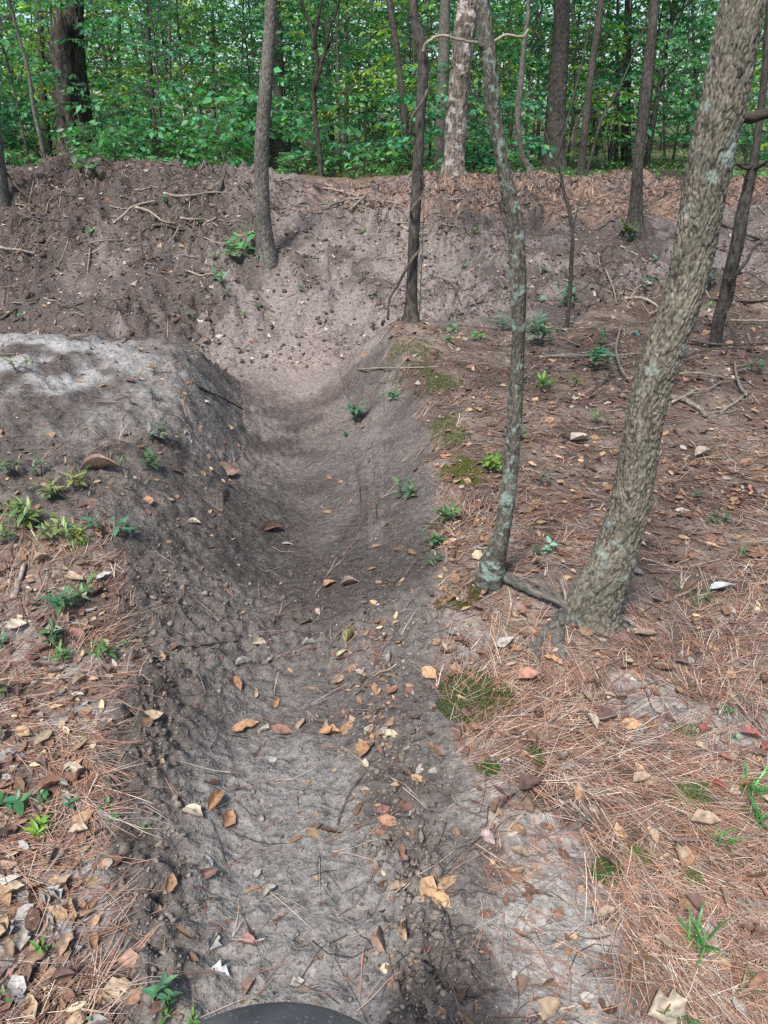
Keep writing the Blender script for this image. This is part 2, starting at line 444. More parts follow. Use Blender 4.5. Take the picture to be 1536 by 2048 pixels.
M = {}
M['ground'] = mat_ground()
M['litter'] = mat_attr('dry_litter', .8, .18, 90)
M['clod'] = mat_attr('soil_crumb', .95, .1, 150)
M['needle'] = mat_attr('dry_needle', .6, .3)
M['foliage'] = mat_attr('green_leaf', .42, .45, 0, .42)
M['moss'] = mat_attr('moss_fuzz', .9, .1, 0, .2)
M['leaf_dry'] = mat_obj('fallen_leaf', .6, .28, 70., 0, .3)
M['leaf_green'] = mat_obj('weed_leaf', .4, .4, 50., .28, .15)
M['oak'] = mat_bark('oak_bark', (.026, .024, .021), (.14, .128, .10), (.24, .222, .18), 130, .35, (.22, .27, .235), (.60, .70), 16, .003, True)
M['lichen'] = mat_bark('lichen_bark', (.032, .03, .026), (.09, .083, .07), (.17, .162, .135), 110, .5, (.22, .30, .255), (.53, .64), 34, .004, True)
M['grey'] = mat_bark('grey_bark', (.035, .032, .028), (.095, .088, .078), (.19, .178, .158), 70, .3, (.28, .33, .29), (.68, .8), 14, .005)
M['dark'] = mat_bark('dark_bark', (.02, .018, .016), (.055, .049, .044), (.11, .10, .09), 60, .3, (.2, .24, .21), (.72, .85), 14, .006)
M['brown'] = mat_bark('brown_bark', (.016, .014, .012), (.052, .044, .038), (.11, .096, .083), 45, .2, None, bump=.012)
M['pale'] = mat_bark('pale_dead_wood', (.045, .034, .028), (.165, .132, .11), (.34, .29, .25), 34, .16, (.47, .43, .38), (.52, .58), 7., bump=.015)
M['stick'] = mat_bark('stick_bark', (.07, .06, .05), (.2, .17, .14), (.36, .32, .27), 120, .25, (.35, .42, .38), (.7, .85), 30, .002)
M['stickpale'] = mat_bark('bare_stick', (.10, .08, .065), (.25, .205, .165), (.42, .36, .30), 120, .2, None, bump=.001)
M['stickdark'] = mat_bark('dark_stick', (.03, .025, .022), (.085, .07, .06), (.17, .15, .13), 120, .25, None, bump=.002)

# ------------------------------------------------------------------ ground sheet
def build_ground():
    th = np.linspace(math.atan(.15 / 1.6), math.atan(12.5 / 1.75), 720)
    ya = 1.6 * np.tan(th)
    ya = np.interp(np.linspace(0, 1, 720), np.linspace(0, 1, 720), ya)
    # keep a finer step on the far bank, which faces the camera
    fine = np.linspace(7.0, 11.3, 190)
    ya = np.unique(np.concatenate([np.linspace(-4, .1, 24), ya[ya < 6.98], fine, np.geomspace(11.35, 14, 40), np.geomspace(14.2, 600, 70)]))
    w = np.where(ya < 0, 1.5, 1.5 + .78 * ya)
    sx = np.linspace(-1, 1, 640); sx = .45 * sx + .55 * sx ** 7
    X = w[:, None] * sx[None]; Y = ya[:, None] + 0 * X
    x, y = X.ravel(), Y.ravel()
    z = HF(x, y)
    s, dirt, litter, berm, lm = masks(x, y)
    n1 = fbm2(x * 1.3, y * 1.3, 4, 71); n2 = fbm2(x * 5, y * 5, 4, 72); n3 = fbm2(x * .7, y * .7, 3, 73)
    C = lambda *c: np.array(c)[None]
    mixv = lambda a, b, f: a + (b - a) * f[:, None]
    soil = mixv(C(.076, .066, .060), C(.150, .134, .122), ss(-.4, .5, n1 + .5 * n2))
    # dry pale sand: rut bottom near the viewer, mound on the left, patches
    pale = ss(.15, .6, (1 - ss(.2, .75, np.abs(s))) * (1 - ss(1.0, 2.1, y)) + .35 * n2 + .15 * n1)
    mnd = ss(-.45, .15, n2 + .5 * n1) * np.exp(-((x + 2.55) / 1.12) ** 4 - ((y - 4.7) / .8) ** 4)
    pale = np.maximum(pale, .8 * ss(-.2, .3, n2 + .4 * n1) * np.exp(-((x + 1.9) / .55) ** 2 - ((y - 5.6) / .3) ** 2))
    pale = np.maximum(pale, .8 * ss(.1, .35, n2 - .2) * np.exp(-((s - 1.05) / .2) ** 2) * (1 - ss(1.8, 2.3, y)))
    soil = mixv(soil, C(.36, .36, .355), mnd * .85)
    soil = mixv(soil, C(.195, .184, .172), pale * (1 - berm) * .8)
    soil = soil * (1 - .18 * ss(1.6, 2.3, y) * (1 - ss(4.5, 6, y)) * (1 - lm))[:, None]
    bank = mixv(C(.088, .073, .067), C(.205, .176, .163), ss(-.35, .45, n1 * .6 + .7 * n2 + .35 * np.exp(-((x - .2) / 1.2) ** 2) - .3 * ss(-1.2, -2.6, x)))
    humus = ss(-.1, .5, n2 + .5 * n1 + .5 * np.exp(-((x + 3.9) / 1.3) ** 2) - .15) * ss(8.3, 9.6, y)
    bank = mixv(bank, C(.075, .058, .051), humus * .6)
    orange = ss(-.1, .5, n2 + .3) * ss(9.65, 9.9, y) * ss(-1.6, -.2, x)
    bank = mixv(bank, C(.235, .155, .11), orange * .75)
    flat = np.exp(-((y - 7.0) / .85) ** 2 - ((x + .85) / .75) ** 2)
    bank = mixv(bank, C(.26, .215, .195), flat * .85)
    duff = mixv(C(.095, .070, .056), C(.20, .155, .125), ss(-.4, .5, n2 + .4 * n1))
    sandy = ss(.05, .32, fbm2(x * 3.2, y * 3.2, 3, 75)) * (1 - ss(1.6, 2.6, y))
    duff = mixv(duff, C(.29, .275, .255), sandy * .85)
    floor = mixv(C(.08, .06, .042), C(.15, .12, .07), ss(-.3, .4, n3))
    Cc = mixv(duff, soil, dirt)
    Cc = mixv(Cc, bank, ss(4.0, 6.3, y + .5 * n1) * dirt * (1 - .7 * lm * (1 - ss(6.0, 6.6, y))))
    Cc = mixv(Cc, floor, ss(11, 13, y))
    r, c = X.shape
    i = (np.arange(r - 1)[:, None] * c + np.arange(c - 1)[None]).ravel()
    F = np.stack([i, i + 1, i + c + 1, i + c], -1)
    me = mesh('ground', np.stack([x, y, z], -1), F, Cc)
    return tag(obj('ground', me, M['ground']), kind='structure')
build_ground()

# ------------------------------------------------------------------ trees
def trunk_mesh(name, pts, Y, ztop, nring, nseg, flare=.35, bark=None, lean=0.0, bottom=None, lich=None, knob=None, seed=0, groundbase=True):
    """pts: (u, v, width) photo pixels from the base up, in the plane y = Y (+ lean per metre of height)"""
    P = []
    b0 = at(pts[0][0], pts[0][1], Y)
    for u, v, w in pts:
        p = at(u, v, Y); p = at(u, v, Y + lean * (p[2] - b0[2]))
        P.append([*p, .5 * w * depth(p) / FPX])
    P = np.array(P)
    # down into the soil
    g = float(HF(P[0, 0], P[0, 1]))
    if P[0, 2] > g - .06:
        dlt = P[0] - P[1]; dlt = dlt / max(.05, -dlt[2]) if dlt[2] < 0 else np.array([0, 0, -1., 0])
        dlt[3] = 0; dlt[:2] *= .6
        P = np.vstack([P[0] + dlt * (P[0, 2] - g + .08), P])
    # on up beyond the frame
    d = P[-1] - P[-2]; d = d / d[2]
    top = P[-1].copy(); hgt = ztop - top[2]
    if hgt > .3:
        k = top + d * hgt * .5; k[:2] = top[:2] + d[:2] * hgt * .4; k[3] = top[3] * .8
        e = top + d * hgt; e[:2] = top[:2] + d[:2] * hgt * .6; e[3] = top[3] * .45
        P = np.vstack([P, k, e])
    # denser rings in the visible part
    Q = smooth_path(P, 400)
    La = np.concatenate([[0], np.cumsum(np.linalg.norm(np.diff(Q[:, :3], axis=0), axis=1))])
    Lv = La[-1] - max(0, hgt) * .97
    tq = np.linspace(0, La[-1], nseg) if hgt <= .3 else np.concatenate([np.linspace(0, Lv, int(nseg * .88), endpoint=False), np.linspace(Lv, La[-1], nseg - int(nseg * .88))])
    Q = np.stack([np.interp(tq, La, Q[:, c]) for c in range(4)], -1)
    T = np.gradient(Q[:, :3], axis=0); T /= np.linalg.norm(T, axis=1, keepdims=True)
    A = np.cross(np.tile([0, 1., 0], (len(Q), 1)), T); A /= np.linalg.norm(A, axis=1, keepdims=True)
    B = np.cross(T, A)
    th = np.arange(nring) * 2 * math.pi / nring
    L = np.concatenate([[0], np.cumsum(np.linalg.norm(np.diff(Q[:, :3], axis=0), axis=1))])
    r0 = Q[:, 3]
    hgt_above = np.maximum(Q[:, 2] - g, -.05)
    fl = 1 + flare * np.exp(-hgt_above / (2.2 * r0[1] + .02))
    rr = r0[:, None] * fl[:, None] * (1 + .18 * flare * np.exp(-hgt_above / (2.5 * r0[1] + .02))[:, None] * np.cos(3 * th + seed)[None])
    rm = float(np.median(r0))
    bx, by, bz = [np.broadcast_to(q, rr.shape) for q in ((np.cos(th) * rm)[None], (np.sin(th) * rm)[None], L[:, None])]
    h = np.full(rr.shape, .7)
    rr = rr * (1 + .05 * vn3(bx * 9 + seed, by * 9, bz * 3.5, seed))
    if bark:
        cell, strch, dep = bark
        wx = .5 * vn3(bx / cell * .8, by / cell * .8, bz / cell * .4, seed + 2)
        f1, f2 = wor3(bx / cell + wx, by / cell, bz * strch / cell + wx * .6, seed + 3)
        g1_, g2_ = wor3(bx / cell * .62 + wx * 1.5, by / cell * .62, bz * strch * .42 / cell + wx, seed + 13)
        h = np.minimum(.38 + .62 * ss(.02, .20, f2 - f1), ss(.0, .15, g2_ - g1_)) * (.75 + .25 * vn3(bx / cell * 2.2, by / cell * 2.2, bz / cell, seed + 6))
        fine = vn3(bx / cell * 4, by / cell * 4, bz / cell * 2, seed + 4)
        rr = rr + dep * (h - .6) + dep * .3 * fine
    ring = Q[:, None, :3] + rr[..., None] * (A[:, None] * np.cos(th)[None, :, None] + B[:, None] * np.sin(th)[None, :, None])
    V = ring.reshape(-1, 3)
    if knob is not None:
        for (kp, kr, kh) in knob:
            dd = np.linalg.norm(V - kp, axis=1); wgt = np.exp(-(dd / kr) ** 2)
            out = V - np.repeat(Q[:, :3], nring, 0); out /= np.linalg.norm(out, axis=1, keepdims=True) + 1e-9
            V = V + out * (kh * wgt)[:, None]
    i = np.arange(len(Q) - 1)[:, None] * nring; j = np.arange(nring)[None]; j2 = (j + 1) % nring
    F = np.stack([i + j, i + j2, i + nring + j2, i + nring + j], -1).reshape(-1, 4)
    bk = np.stack([bx, by, bz], -1).reshape(-1, 3)
    lv = np.zeros(len(V))
    if lich is not None: lv = np.repeat(lich(Q[:, 2] - g), nring)
    me = mesh(name, V, F, extra={'bk': bk, 'hgt': h.ravel(), 'lich': lv})
    return me, Q, g

LEAF4 = (np.array([[0, 0, 0], [-.26, .45, .05], [0, 1, -.06], [.26, .45, .05]]), np.array([[0, 2, 1], [0, 3, 2]]))
def greens(n, base, var=.3, r=rng):
    b = np.array(base)[None] * (1 + var * r.standard_normal((n, 1))).clip(.45, 1.9)
    b = b * (1 + .12 * r.standard_normal((n, 3))).clip(.6, 1.5)
    return b.clip(.004, .9)

def make_spray(r, path, tl, leaf, step, dens, pos, fw, nm, sz, tubes, rad):
    """side twigs with alternate leaves along a branch path"""
    path = np.asarray(path); L = np.concatenate([[0], np.cumsum(np.linalg.norm(np.diff(path, axis=0), axis=1))])
    if L[-1] < .05: return
    ts = np.arange(.25 * L[-1], L[-1], step)
    side = 1
    for t in ts:
        if r.random() > dens: continue
        p = np.array([np.interp(t, L, path[:, k]) for k in range(3)])
        p2 = np.array([np.interp(min(t + .05, L[-1]), L, path[:, k]) for k in range(3)])
        d = (p2 - p) if t < L[-1] - .06 else (path[-1] - path[-2]); d /= np.linalg.norm(d) + 1e-9
        up = np.array([0, 0, 1.]); sd = np.cross(d, up); sd /= np.linalg.norm(sd) + 1e-9
        side = -side
        td = d * r.uniform(.3, .8) + sd * side * r.uniform(.6, 1.1) + up * r.uniform(-.35, .3); td /= np.linalg.norm(td)
        ln = tl * r.uniform(.5, 1.2) * (1 - .4 * t / L[-1])
        q = p + td * ln + np.array([0, 0, -.12 * ln])
        tubes.add([p, (p + q) / 2 + [0, 0, .03 * ln], q], [rad, rad * .8, rad * .5], 3, False)
        nl = max(2, int(ln / (leaf * .42)))
        ls = np.cross(td, up); ls /= np.linalg.norm(ls) + 1e-9
        for k in range(nl + 1):
            f = (k + .6) / (nl + .6); c = p + (q - p) * f
            if k == nl: ld = td
            else: ld = td * .7 + ls * (1 if k % 2 else -1) * r.uniform(.5, 1.)
            pos.append(c); fw.append(ld + r.normal(0, .2, 3) + [0, 0, -.38]); nm.append(up * .8 + r.normal(0, .55, 3)); sz.append(leaf * r.uniform(.65, 1.25))

def make_plant(seed, H, nb, spread, leaf, lo=.15, tl=.35, step=.09, dens=.9, stems=1, rbase=.02, green=(.07, .13, .045), var=.3, bend=.15, yellow=.06):
    r = np.random.default_rng(seed)
    pos, fw, nm, sz = [], [], [], []
    T = Tubes(); tw = Tubes()
    for st in range(stems):
        a = r.uniform(0, 6.28); ln = 0 if stems == 1 else r.uniform(.1, .4)
        hh = H * (1 if st == 0 else r.uniform(.55, .95))
        n = 8; t = np.linspace(0, 1, n)
        wob = np.cumsum(r.normal(0, bend * hh / n, (n, 2)), 0) * t[:, None]
        P = np.stack([math.cos(a) * ln * hh * t + wob[:, 0], math.sin(a) * ln * hh * t + wob[:, 1], hh * t], -1)
        T.add(P, rbase * (1 - .85 * t) + .002, 6)
        m = max(3, nb // stems)
        for k in range(m):
            f = lo + (1 - lo) * (k + r.random()) / m
            b = np.array([np.interp(f, t, P[:, q]) for q in range(3)])
            an = k * 2.4 + r.uniform(-.6, .6)
            bl = spread * (1.1 - .75 * max(0, f - .35)) * r.uniform(.55, 1.15)
            el = r.uniform(.05, .7)
            d = np.array([math.cos(an) * math.cos(el), math.sin(an) * math.cos(el), math.sin(el)])
            e = b + d * bl; mid = b + d * bl * .5 + [0, 0, .1 * bl]; e[2] -= .12 * bl
            pp = smooth_path(np.array([b, mid, e]), 7) + np.vstack([np.zeros((1, 3)), r.normal(0, .02 * bl, (6, 3))])
            T.add(pp, np.linspace(rbase * .4 * (1 - .5 * f) + .002, .0018, 7), 4, False)
            if r.random() < .13: continue
            make_spray(r, pp, tl * r.uniform(.7, 1.3), leaf * r.uniform(.9, 1.5), step, dens, pos, fw, nm, sz, tw, .0022)
    pos, fw, nm, sz = map(np.array, (pos, fw, nm, sz))
    n = len(pos)
    c = greens(n, green, var, r)
    yl = r.random(n) < yellow
    c[yl] = c[yl] * np.array([1.9, 1.45, .7])
    V, F, cc = scatter(*LEAF4, pos, frames(fw, nm), sz, c)
    crown = mesh('crown', V, F, cc, smooth=False)
    crown.materials.append(M['foliage'])
    stem = T.me('trunk'); stem.materials.append(M['grey'])
    if tw.n:
        twm = tw.me('twigs'); twm.materials.append(M['stickdark'])
    else: twm = None
    return stem, crown, twm, n

GR_TEAL = (.065, .23, .115); GR = (.085, .27, .10); GR_Y = (.19, .34, .075)
KINDS = {}
def kind(k, *a, **kw): KINDS[k] = make_plant(*a, **kw)
kind('shrubA', 1, 1.5, 26, .75, .10, lo=.08, tl=.32, step=.085, stems=4, rbase=.012, green=GR_TEAL)
kind('shrubB', 2, 1.1, 24, .7, .085, lo=.05, tl=.3, step=.08, stems=5, rbase=.01, green=GR)
kind('shrubC', 3, 1.9, 30, .8, .12, lo=.1, tl=.36, step=.1, stems=4, rbase=.012, green=(.08, .26, .115))
kind('sapA', 4, 4.6, 44, 1.25, .095, lo=.12, tl=.42, step=.12, rbase=.028, green=GR_TEAL)
kind('sapB', 5, 5.4, 46, 1.45, .09, lo=.2, tl=.45, step=.12, rbase=.032, green=GR)
kind('sapC', 6, 3.6, 38, 1.1, .105, lo=.1, tl=.4, step=.11, rbase=.022, green=GR_Y, yellow=.15)
kind('treeA', 7, 8.5, 70, 2.1, .10, lo=.16, tl=.55, step=.15, rbase=.06, green=GR)
kind('treeB', 8, 9.5, 70, 2.3, .105, lo=.22, tl=.55, step=.15, rbase=.07, green=(.055, .18, .065))
kind('bigleaf', 10, 1.7, 26, .8, .15, lo=.25, tl=.34, step=.12, stems=3, rbase=.012, green=(.11, .33, .15), yellow=.03)
kind('herb', 9, .55, 16, .4, .075, lo=.05, tl=.2, step=.07, stems=4, rbase=.006, green=(.09, .26, .09))
print('leaf counts', {k: v[3] for k, v in KINDS.items()})

def plant_tree(name, k, loc, scale, rz, label, cat, group):
    st, cr, tw, n = KINDS[k]
    e = empty(name, loc, label, cat, group, rz); e.scale = (scale,) * 3 if not isinstance(scale, tuple) else scale
    obj('trunk', st, None, e); obj('crown', cr, None, e)
    if tw: obj('twigs', tw, None, e)['kind'] = 'stuff'
    return e

# crowns for the tall trees, above the frame
def tree(name, pts, Y, mat, label, ztop=7.5, ring=28, seg=120, crown=None, **kw):
    if Y is None: Y = G(pts[0][0], pts[0][1])[1]
    me, Q, g = trunk_mesh('trunk', pts, Y, ztop, ring, seg, **kw)
    base = Vector((Q[0, 0], Q[0, 1], g))
    V = np.empty(len(me.vertices) * 3, np.float32); me.vertices.foreach_get('co', V)
    V = V.reshape(-1, 3) - np.array(base, np.float32); me.vertices.foreach_set('co', V.ravel())
    e = empty(name, base, label, 'tree')
    obj('trunk', me, M[mat], e)
    if crown:
        k, sc, dz = crown
        c = obj('crown', KINDS[k][1], None, e); sc *= .75
        c.location = Vector(Q[-1, :3]) - base + Vector((0, 0, dz)); c.scale = (sc,) * 3
        c.rotation_euler = (0, 0, rng.uniform(0, 6))
    return e, Q, base

def branch_on(e, base, pts3, r0, r1, mat, name='branch', n=24, sides=8):
    P = smooth_path(np.array(pts3), n) - np.array(base)
    w = np.random.default_rng(int(abs(P[0, 0]) * 1e4) % 9999).normal(0, r0 * .25, P.shape); w[0] = 0
    t = Tubes(); t.add(P + w * .5, np.linspace(r0, r1, n), sides)
    return obj(name, t.me(name), M[mat], e)

# --- the leaning oak at the right
oak, Q, bs = tree('oak_tree', [(1183, 1238, 90), (1190, 1205, 87), (1226, 1120, 82), (1262, 1000, 76), (1293, 820, 72), (1322, 720, 78), (1375, 560, 76), (1420, 320, 84), (1448, 200, 88), (1486, 0, 86), (1505, -90, 86)], None, 'oak',
    'thick leaning grey oak trunk with furrowed bark and a knot hole', 6.5, 170, 640, ('treeB', .55, -2.5), flare=.28, bark=(.0115, .40, .0060), lich=lambda z: .05 * np.exp(-((z - 1.45) / .2) ** 2) + .04 * np.exp(-((z - .3) / .1) ** 2), seed=3)
YO = bs.y
def torus(name, R, r, n=20, k=8, mat=None, parent=None):
    a = np.arange(n) * 2 * math.pi / n; b = np.arange(k) * 2 * math.pi / k
    rr = R * (1 + .08 * np.sin(a * 3 + 1))
    V = np.stack([(rr[:, None] + r * np.cos(b)[None]) * np.cos(a)[:, None], (rr[:, None] + r * np.cos(b)[None]) * np.sin(a)[:, None], r * np.sin(b)[None] + 0 * a[:, None]], -1).reshape(-1, 3)
    i = np.arange(n)[:, None]; j = np.arange(k)[None]
    F = np.stack([i * k + j, ((i + 1) % n) * k + j, ((i + 1) % n) * k + (j + 1) % k, i * k + (j + 1) % k], -1).reshape(-1, 4)
    me = mesh(name, V, F, extra={'bk': V * 1.0})
    return obj(name, me, M[mat], parent)
def on_trunk(Qp, u, v):
    p = at(u, v, YO); k = np.argmin(np.abs(Qp[:, 2] - p[2])); c = Qp[k, :3]; r = Qp[k, 3]
    for _ in range(12):
        d = np.array([0, 0, CAM_H]) - p; d /= np.linalg.norm(d)
        q = p + d * .004
        if np.hypot(q[0] - c[0], q[1] - c[1]) > r * 1.06: break
        p = q
    return p
kp = on_trunk(Q, 1463, 145)
kn = torus('knot', .017, .008, mat='oak', parent=oak); kn.location = Vector(kp) - bs; kn.rotation_euler = (Vector((0, 0, CAM_H)) - Vector(kp)).to_track_quat('Z', 'Y').to_euler()
a = np.arange(16) * 2 * math.pi / 16
hv = np.vstack([np.stack([.013 * np.cos(a), .013 * np.sin(a), 0 * a + .001], -1), [[0, 0, -.012]]])
hole = obj('knot_hole', mesh('knot_hole', hv, np.stack([np.arange(16), (np.arange(16) + 1) % 16, np.full(16, 16)], -1), extra={'bk': hv}), M['stickdark'], kn)
st0 = at(1482, 235, YO - .02)
branch_on(oak, bs, [st0, st0 + [.05, -.005, .004], st0 + [.085, -.01, .02]], .016, .011, 'oak', 'branch_stub', 8, 8)
# oak roots
def root(pxs, r0, r1, parent, base, mat='grey'):
    P = []
    for k, (u, v) in enumerate(pxs):
        p = G(u, v); p[2] += .012 * (1 - k / len(pxs)) - .004 * k; P.append(p)
    return branch_on(parent, base, P, r0, r1, mat, 'root', 24, 9)
root([(1150, 1225), (1118, 1245), (1118, 1290), (1128, 1340)], .034, .012, oak, bs)
root([(1140, 1240), (1085, 1270), (1072, 1320)], .022, .008, oak, bs)
root([(1215, 1235), (1245, 1250), (1290, 1268)], .028, .006, oak, bs)

# --- slim lichen tree
li, Q2, b2 = tree('lichen_tree', [(978, 1172, 46), (986, 1130, 48), (995, 1100, 38), (1012, 1020, 31), (1023, 920, 30), (1030, 820, 30), (1034, 740, 27), (1037, 660, 27), (1036, 560, 34), (1030, 450, 33), (1020, 400, 32), (1000, 300, 26), (985, 200, 31), (978, 110, 29), (968, 20, 27), (962, -60, 27)], None, 'lichen',
    'slim crooked trunk spotted with pale green lichen, left of the oak', 6, 80, 640, ('sapB', .9, -2.8), flare=.15, bark=(.012, .5, .003), lich=lambda z: .07 * np.exp(-((z - .38) / .18) ** 2) + .05 * np.exp(-((z - .06) / .05) ** 2) - .02, seed=5,
    knob=[(at(957, 1140, 2.42), .06, .022)])
# --- vine tree on the lip
vt, Q3, b3 = tree('vine_tree', [(822, 642, 28), (823, 600, 22), (826, 500, 21), (832, 400, 21), (838, 280, 20), (845, 170, 22), (846, 120, 22), (838, 75, 24), (828, 30, 18), (826, -40, 18)], None, 'dark',
    'slender grey trunk with a vine wound round it, on the bank edge', 7, 36, 260, ('sapA', .9, -2.6), flare=.3, bark=(.02, .4, .003), seed=9)
YV = b3.y
def helix(pxs, Y, r, off):
    P = []
    for k, (u, v, dy) in enumerate(pxs):
        P.append(at(u, v, Y + dy))
    return P
branch_on(vt, b3, helix([(776, 640, -.05), (778, 600, -.05), (795, 570, -.06), (820, 525, -.1), (836, 500, 0), (834, 470, .08), (826, 440, .02), (822, 425, -.1), (838, 400, -.1), (846, 385, 0), (842, 330, .07), (836, 280, .02), (822, 262, -.06), (824, 235, -.1), (846, 200, -.1), (855, 175, .0), (848, 140, .06)], YV, .01, 0), .014, .011, 'stickdark', 'vine', 90, 6)
branch_on(vt, b3, helix([(846, 105, -.08), (852, 88, -.09), (872, 74, -.1), (892, 72, -.08), (920, 80, -.05), (962, 85, 0), (990, 80, .0), (1012, 70, .02), (1045, 73, .04), (1058, 58, .05)], YV, .01, 0), .013, .009, 'stickpale', 'vine', 60, 6)
branch_on(vt, b3, helix([(838, 640, -.06), (842, 560, -.07), (848, 400, -.08), (844, 350, -.08)], YV, .01, 0), .006, .004, 'stickdark', 'vine', 40, 5)
# --- tree on the far bank, left of middle
_, Q4, b4 = tree('bank_tree', [(533, 520, 36), (529, 470, 31), (525, 400, 29), (523, 300, 28), (531, 180, 28), (538, 80, 25), (543, -20, 23)], None, 'grey',
    'straight grey trunk growing from the far dirt bank, with seedlings at its foot', 8, 56, 420, ('treeA', .6, -3.), flare=.35, bark=(.03, .5, .006), seed=11, lich=lambda z: .04 + 0 * z)
# --- dark tree right of middle, on the bank
_, Q5, b5 = tree('bank_tree', [(1264, 470, 34), (1270, 430, 24), (1277, 320, 20), (1290, 200, 23), (1300, 100, 20), (1310, 0, 16), (1316, -60, 15)], None, 'dark',
    'dark slim trunk with flared foot on the far bank, left of the oak', 8, 40, 260, ('treeA', .55, -3.), flare=.6, bark=(.03, .4, .005), seed=13)
# --- slim dark tree at the right edge
re_, Q6, b6 = tree('slim_tree', [(1430, 695, 20), (1438, 640, 24), (1453, 590, 28), (1462, 540, 25), (1476, 480, 26), (1486, 420, 24), (1502, 350, 20), (1514, 280, 15), (1524, 200, 15), (1532, 120, 14), (1540, 0, 13)], None, 'dark',
    'slim dark leaning trunk with bare side branches at the right edge', 5.5, 36, 260, ('sapB', .7, -2.), flare=.2, bark=(.016, .5, .003), seed=17)
Y6 = b6.y
branch_on(re_, b6, [at(1508, 330, Y6), at(1490, 337, Y6 - .05), at(1475, 328, Y6 - .1), at(1462, 331, Y6 - .15)], .016, .008, 'dark')
branch_on(re_, b6, [at(1505, 340, Y6), at(1520, 333, Y6 - .1), at(1536, 322, Y6 - .2), at(1560, 310, Y6 - .3)], .014, .008, 'dark')
branch_on(re_, b6, [at(1500, 362, Y6), at(1492, 358, Y6 - .04), at(1486, 349, Y6 - .06)], .01, .005, 'dark')
branch_on(re_, b6, [at(1452, 572, Y6), at(1470, 552, Y6 - .15), at(1488, 530, Y6 - .2), at(1505, 500, Y6 - .2), at(1520, 485, Y6 - .2), at(1550, 470, Y6 - .2)], .018, .009, 'stickdark')
branch_on(re_, b6, [at(1455, 560, Y6 - .05), at(1490, 545, Y6 - .2), at(1520, 560, Y6 - .25), at(1550, 580, Y6 - .25)], .008, .003, 'stickdark')
branch_on(re_, b6, [at(1450, 610, Y6), at(1460, 650, Y6 - .1), at(1472, 700, Y6 - .12), at(1480, 735, Y6 - .15)], .012, .006, 'stickdark')
# --- thin dark sapling
sp, Q7, b7 = tree('bare_sapling', [(1133, 655, 8), (1139, 600, 9), (1143, 520, 8), (1145, 470, 8), (1138, 420, 8), (1127, 380, 7), (1121, 340, 6), (1118, 300, 5), (1135, 240, 4)], None, 'dark',
    'thin bare dark sapling between the lichen trunk and the oak', 2.6, 10, 90, None, flare=.2, seed=19)
Y7 = b7.y
for pp in ([(1145, 470), (1150, 440), (1160, 400), (1172, 370)], [(1121, 350), (1105, 310), (1085, 250), (1060, 190)], [(1120, 330), (1140, 280), (1165, 220), (1200, 150)], [(1140, 560), (1128, 545), (1116, 540)], [(1127, 380), (1120, 365), (1108, 355)]):
    branch_on(sp, b7, [at(u, v, Y7 + .05 * i) for i, (u, v) in enumerate(pp)], .008, .003, 'dark', 'branch', 12, 5)

# --- trees standing behind the far bank
def bt(name, pts, Y, mat, label, **kw):
    kw.setdefault('ring', 20); kw.setdefault('seg', 90); kw.setdefault('ztop', 9)
    return tree(name, pts, Y, mat, label, **kw)
bigL, Q8, b8 = bt('broken_tree', [(158, 335, 74), (154, 300, 65), (146, 200, 64), (143, 130, 54), (147, 60, 40), (149, 0, 34), (150, -60, 33)], 14.5, 'brown', 'massive dark trunk with a broken hollow stub at the left', ring=60, seg=220, flare=.25, bark=(.07, .3, .03), crown=('treeB', 1., -4), seed=21)
def stub(e, base, pxs, Y, mat):
    """a broken, splintered side trunk"""
    P = np.array([[*at(u, v, Y), .5 * w * depth(at(u, v, Y)) / FPX] for u, v, w in pxs]); Q = smooth_path(P, 30)
    n = 26; th = np.arange(n) * 2 * math.pi / n; r = np.random.default_rng(5)
    V = Q[:, None, :3] - np.array(base) + Q[:, 3][:, None, None] * (1 + .12 * r.standard_normal((30, n, 1)) * .6) * np.stack([np.cos(th), np.sin(th), 0 * th], -1)[None]
    V[-1, :, 2] += r.uniform(-.05, .22, n); V[-2, :, 2] += r.uniform(-.02, .06, n)
    inn = V[-1].copy(); c = inn.mean(0); inn = c + (inn - c) * .55; inn[:, 2] = c[2] - .35
    V = np.vstack([V.reshape(-1, 3), inn]); rows = 31
    i = np.arange(rows - 1)[:, None] * n; j = np.arange(n)[None]; j2 = (j + 1) % n
    F = np.stack([i + j, i + j2, i + n + j2, i + n + j], -1).reshape(-1, 4)
    return obj('broken_stub', mesh('broken_stub', V, F, smooth=False, extra={'bk': V * .5, 'hgt': V[:, 0] * 0 + .5, 'lich': V[:, 0] * 0}), M[mat], e)
stub(bigL, b8, [(146, 280, 16), (134, 210, 30), (125, 140, 38), (122, 90, 42), (124, 45, 36)], 14.2, 'brown')
bt('dark_tree', [(98, 335, 17), (92, 250, 16), (84, 150, 13), (80, 40, 12), (78, -40, 11)], 17, 'dark', 'thin dark trunk just left of the massive broken trunk', crown=('treeA', .8, -4), seed=22)
bt('pale_sapling', [(94, 345, 8), (84, 290, 9), (68, 220, 8), (58, 150, 7), (40, 80, 7), (18, 0, 6), (8, -60, 5)], 12.6, 'grey', 'thin pale leaning sapling at the far left', ring=8, ztop=5.5, crown=('sapA', .7, -2.6), seed=23)
bt('grey_tree', [(-2, 400, 36), (-8, 330, 34), (-22, 200, 32), (-40, 0, 30)], 9.6, 'grey', 'pale grey trunk cut by the left edge of the picture', ring=36, flare=.3, crown=('treeA', .6, -3), seed=24)
bt('dark_tree', [(310, 290, 13), (304, 200, 11), (298, 100, 10), (292, 0, 9)], 18, 'dark', 'thin dark upright trunk between the broken trunk and the bank tree', crown=('treeA', .8, -4), seed=25)
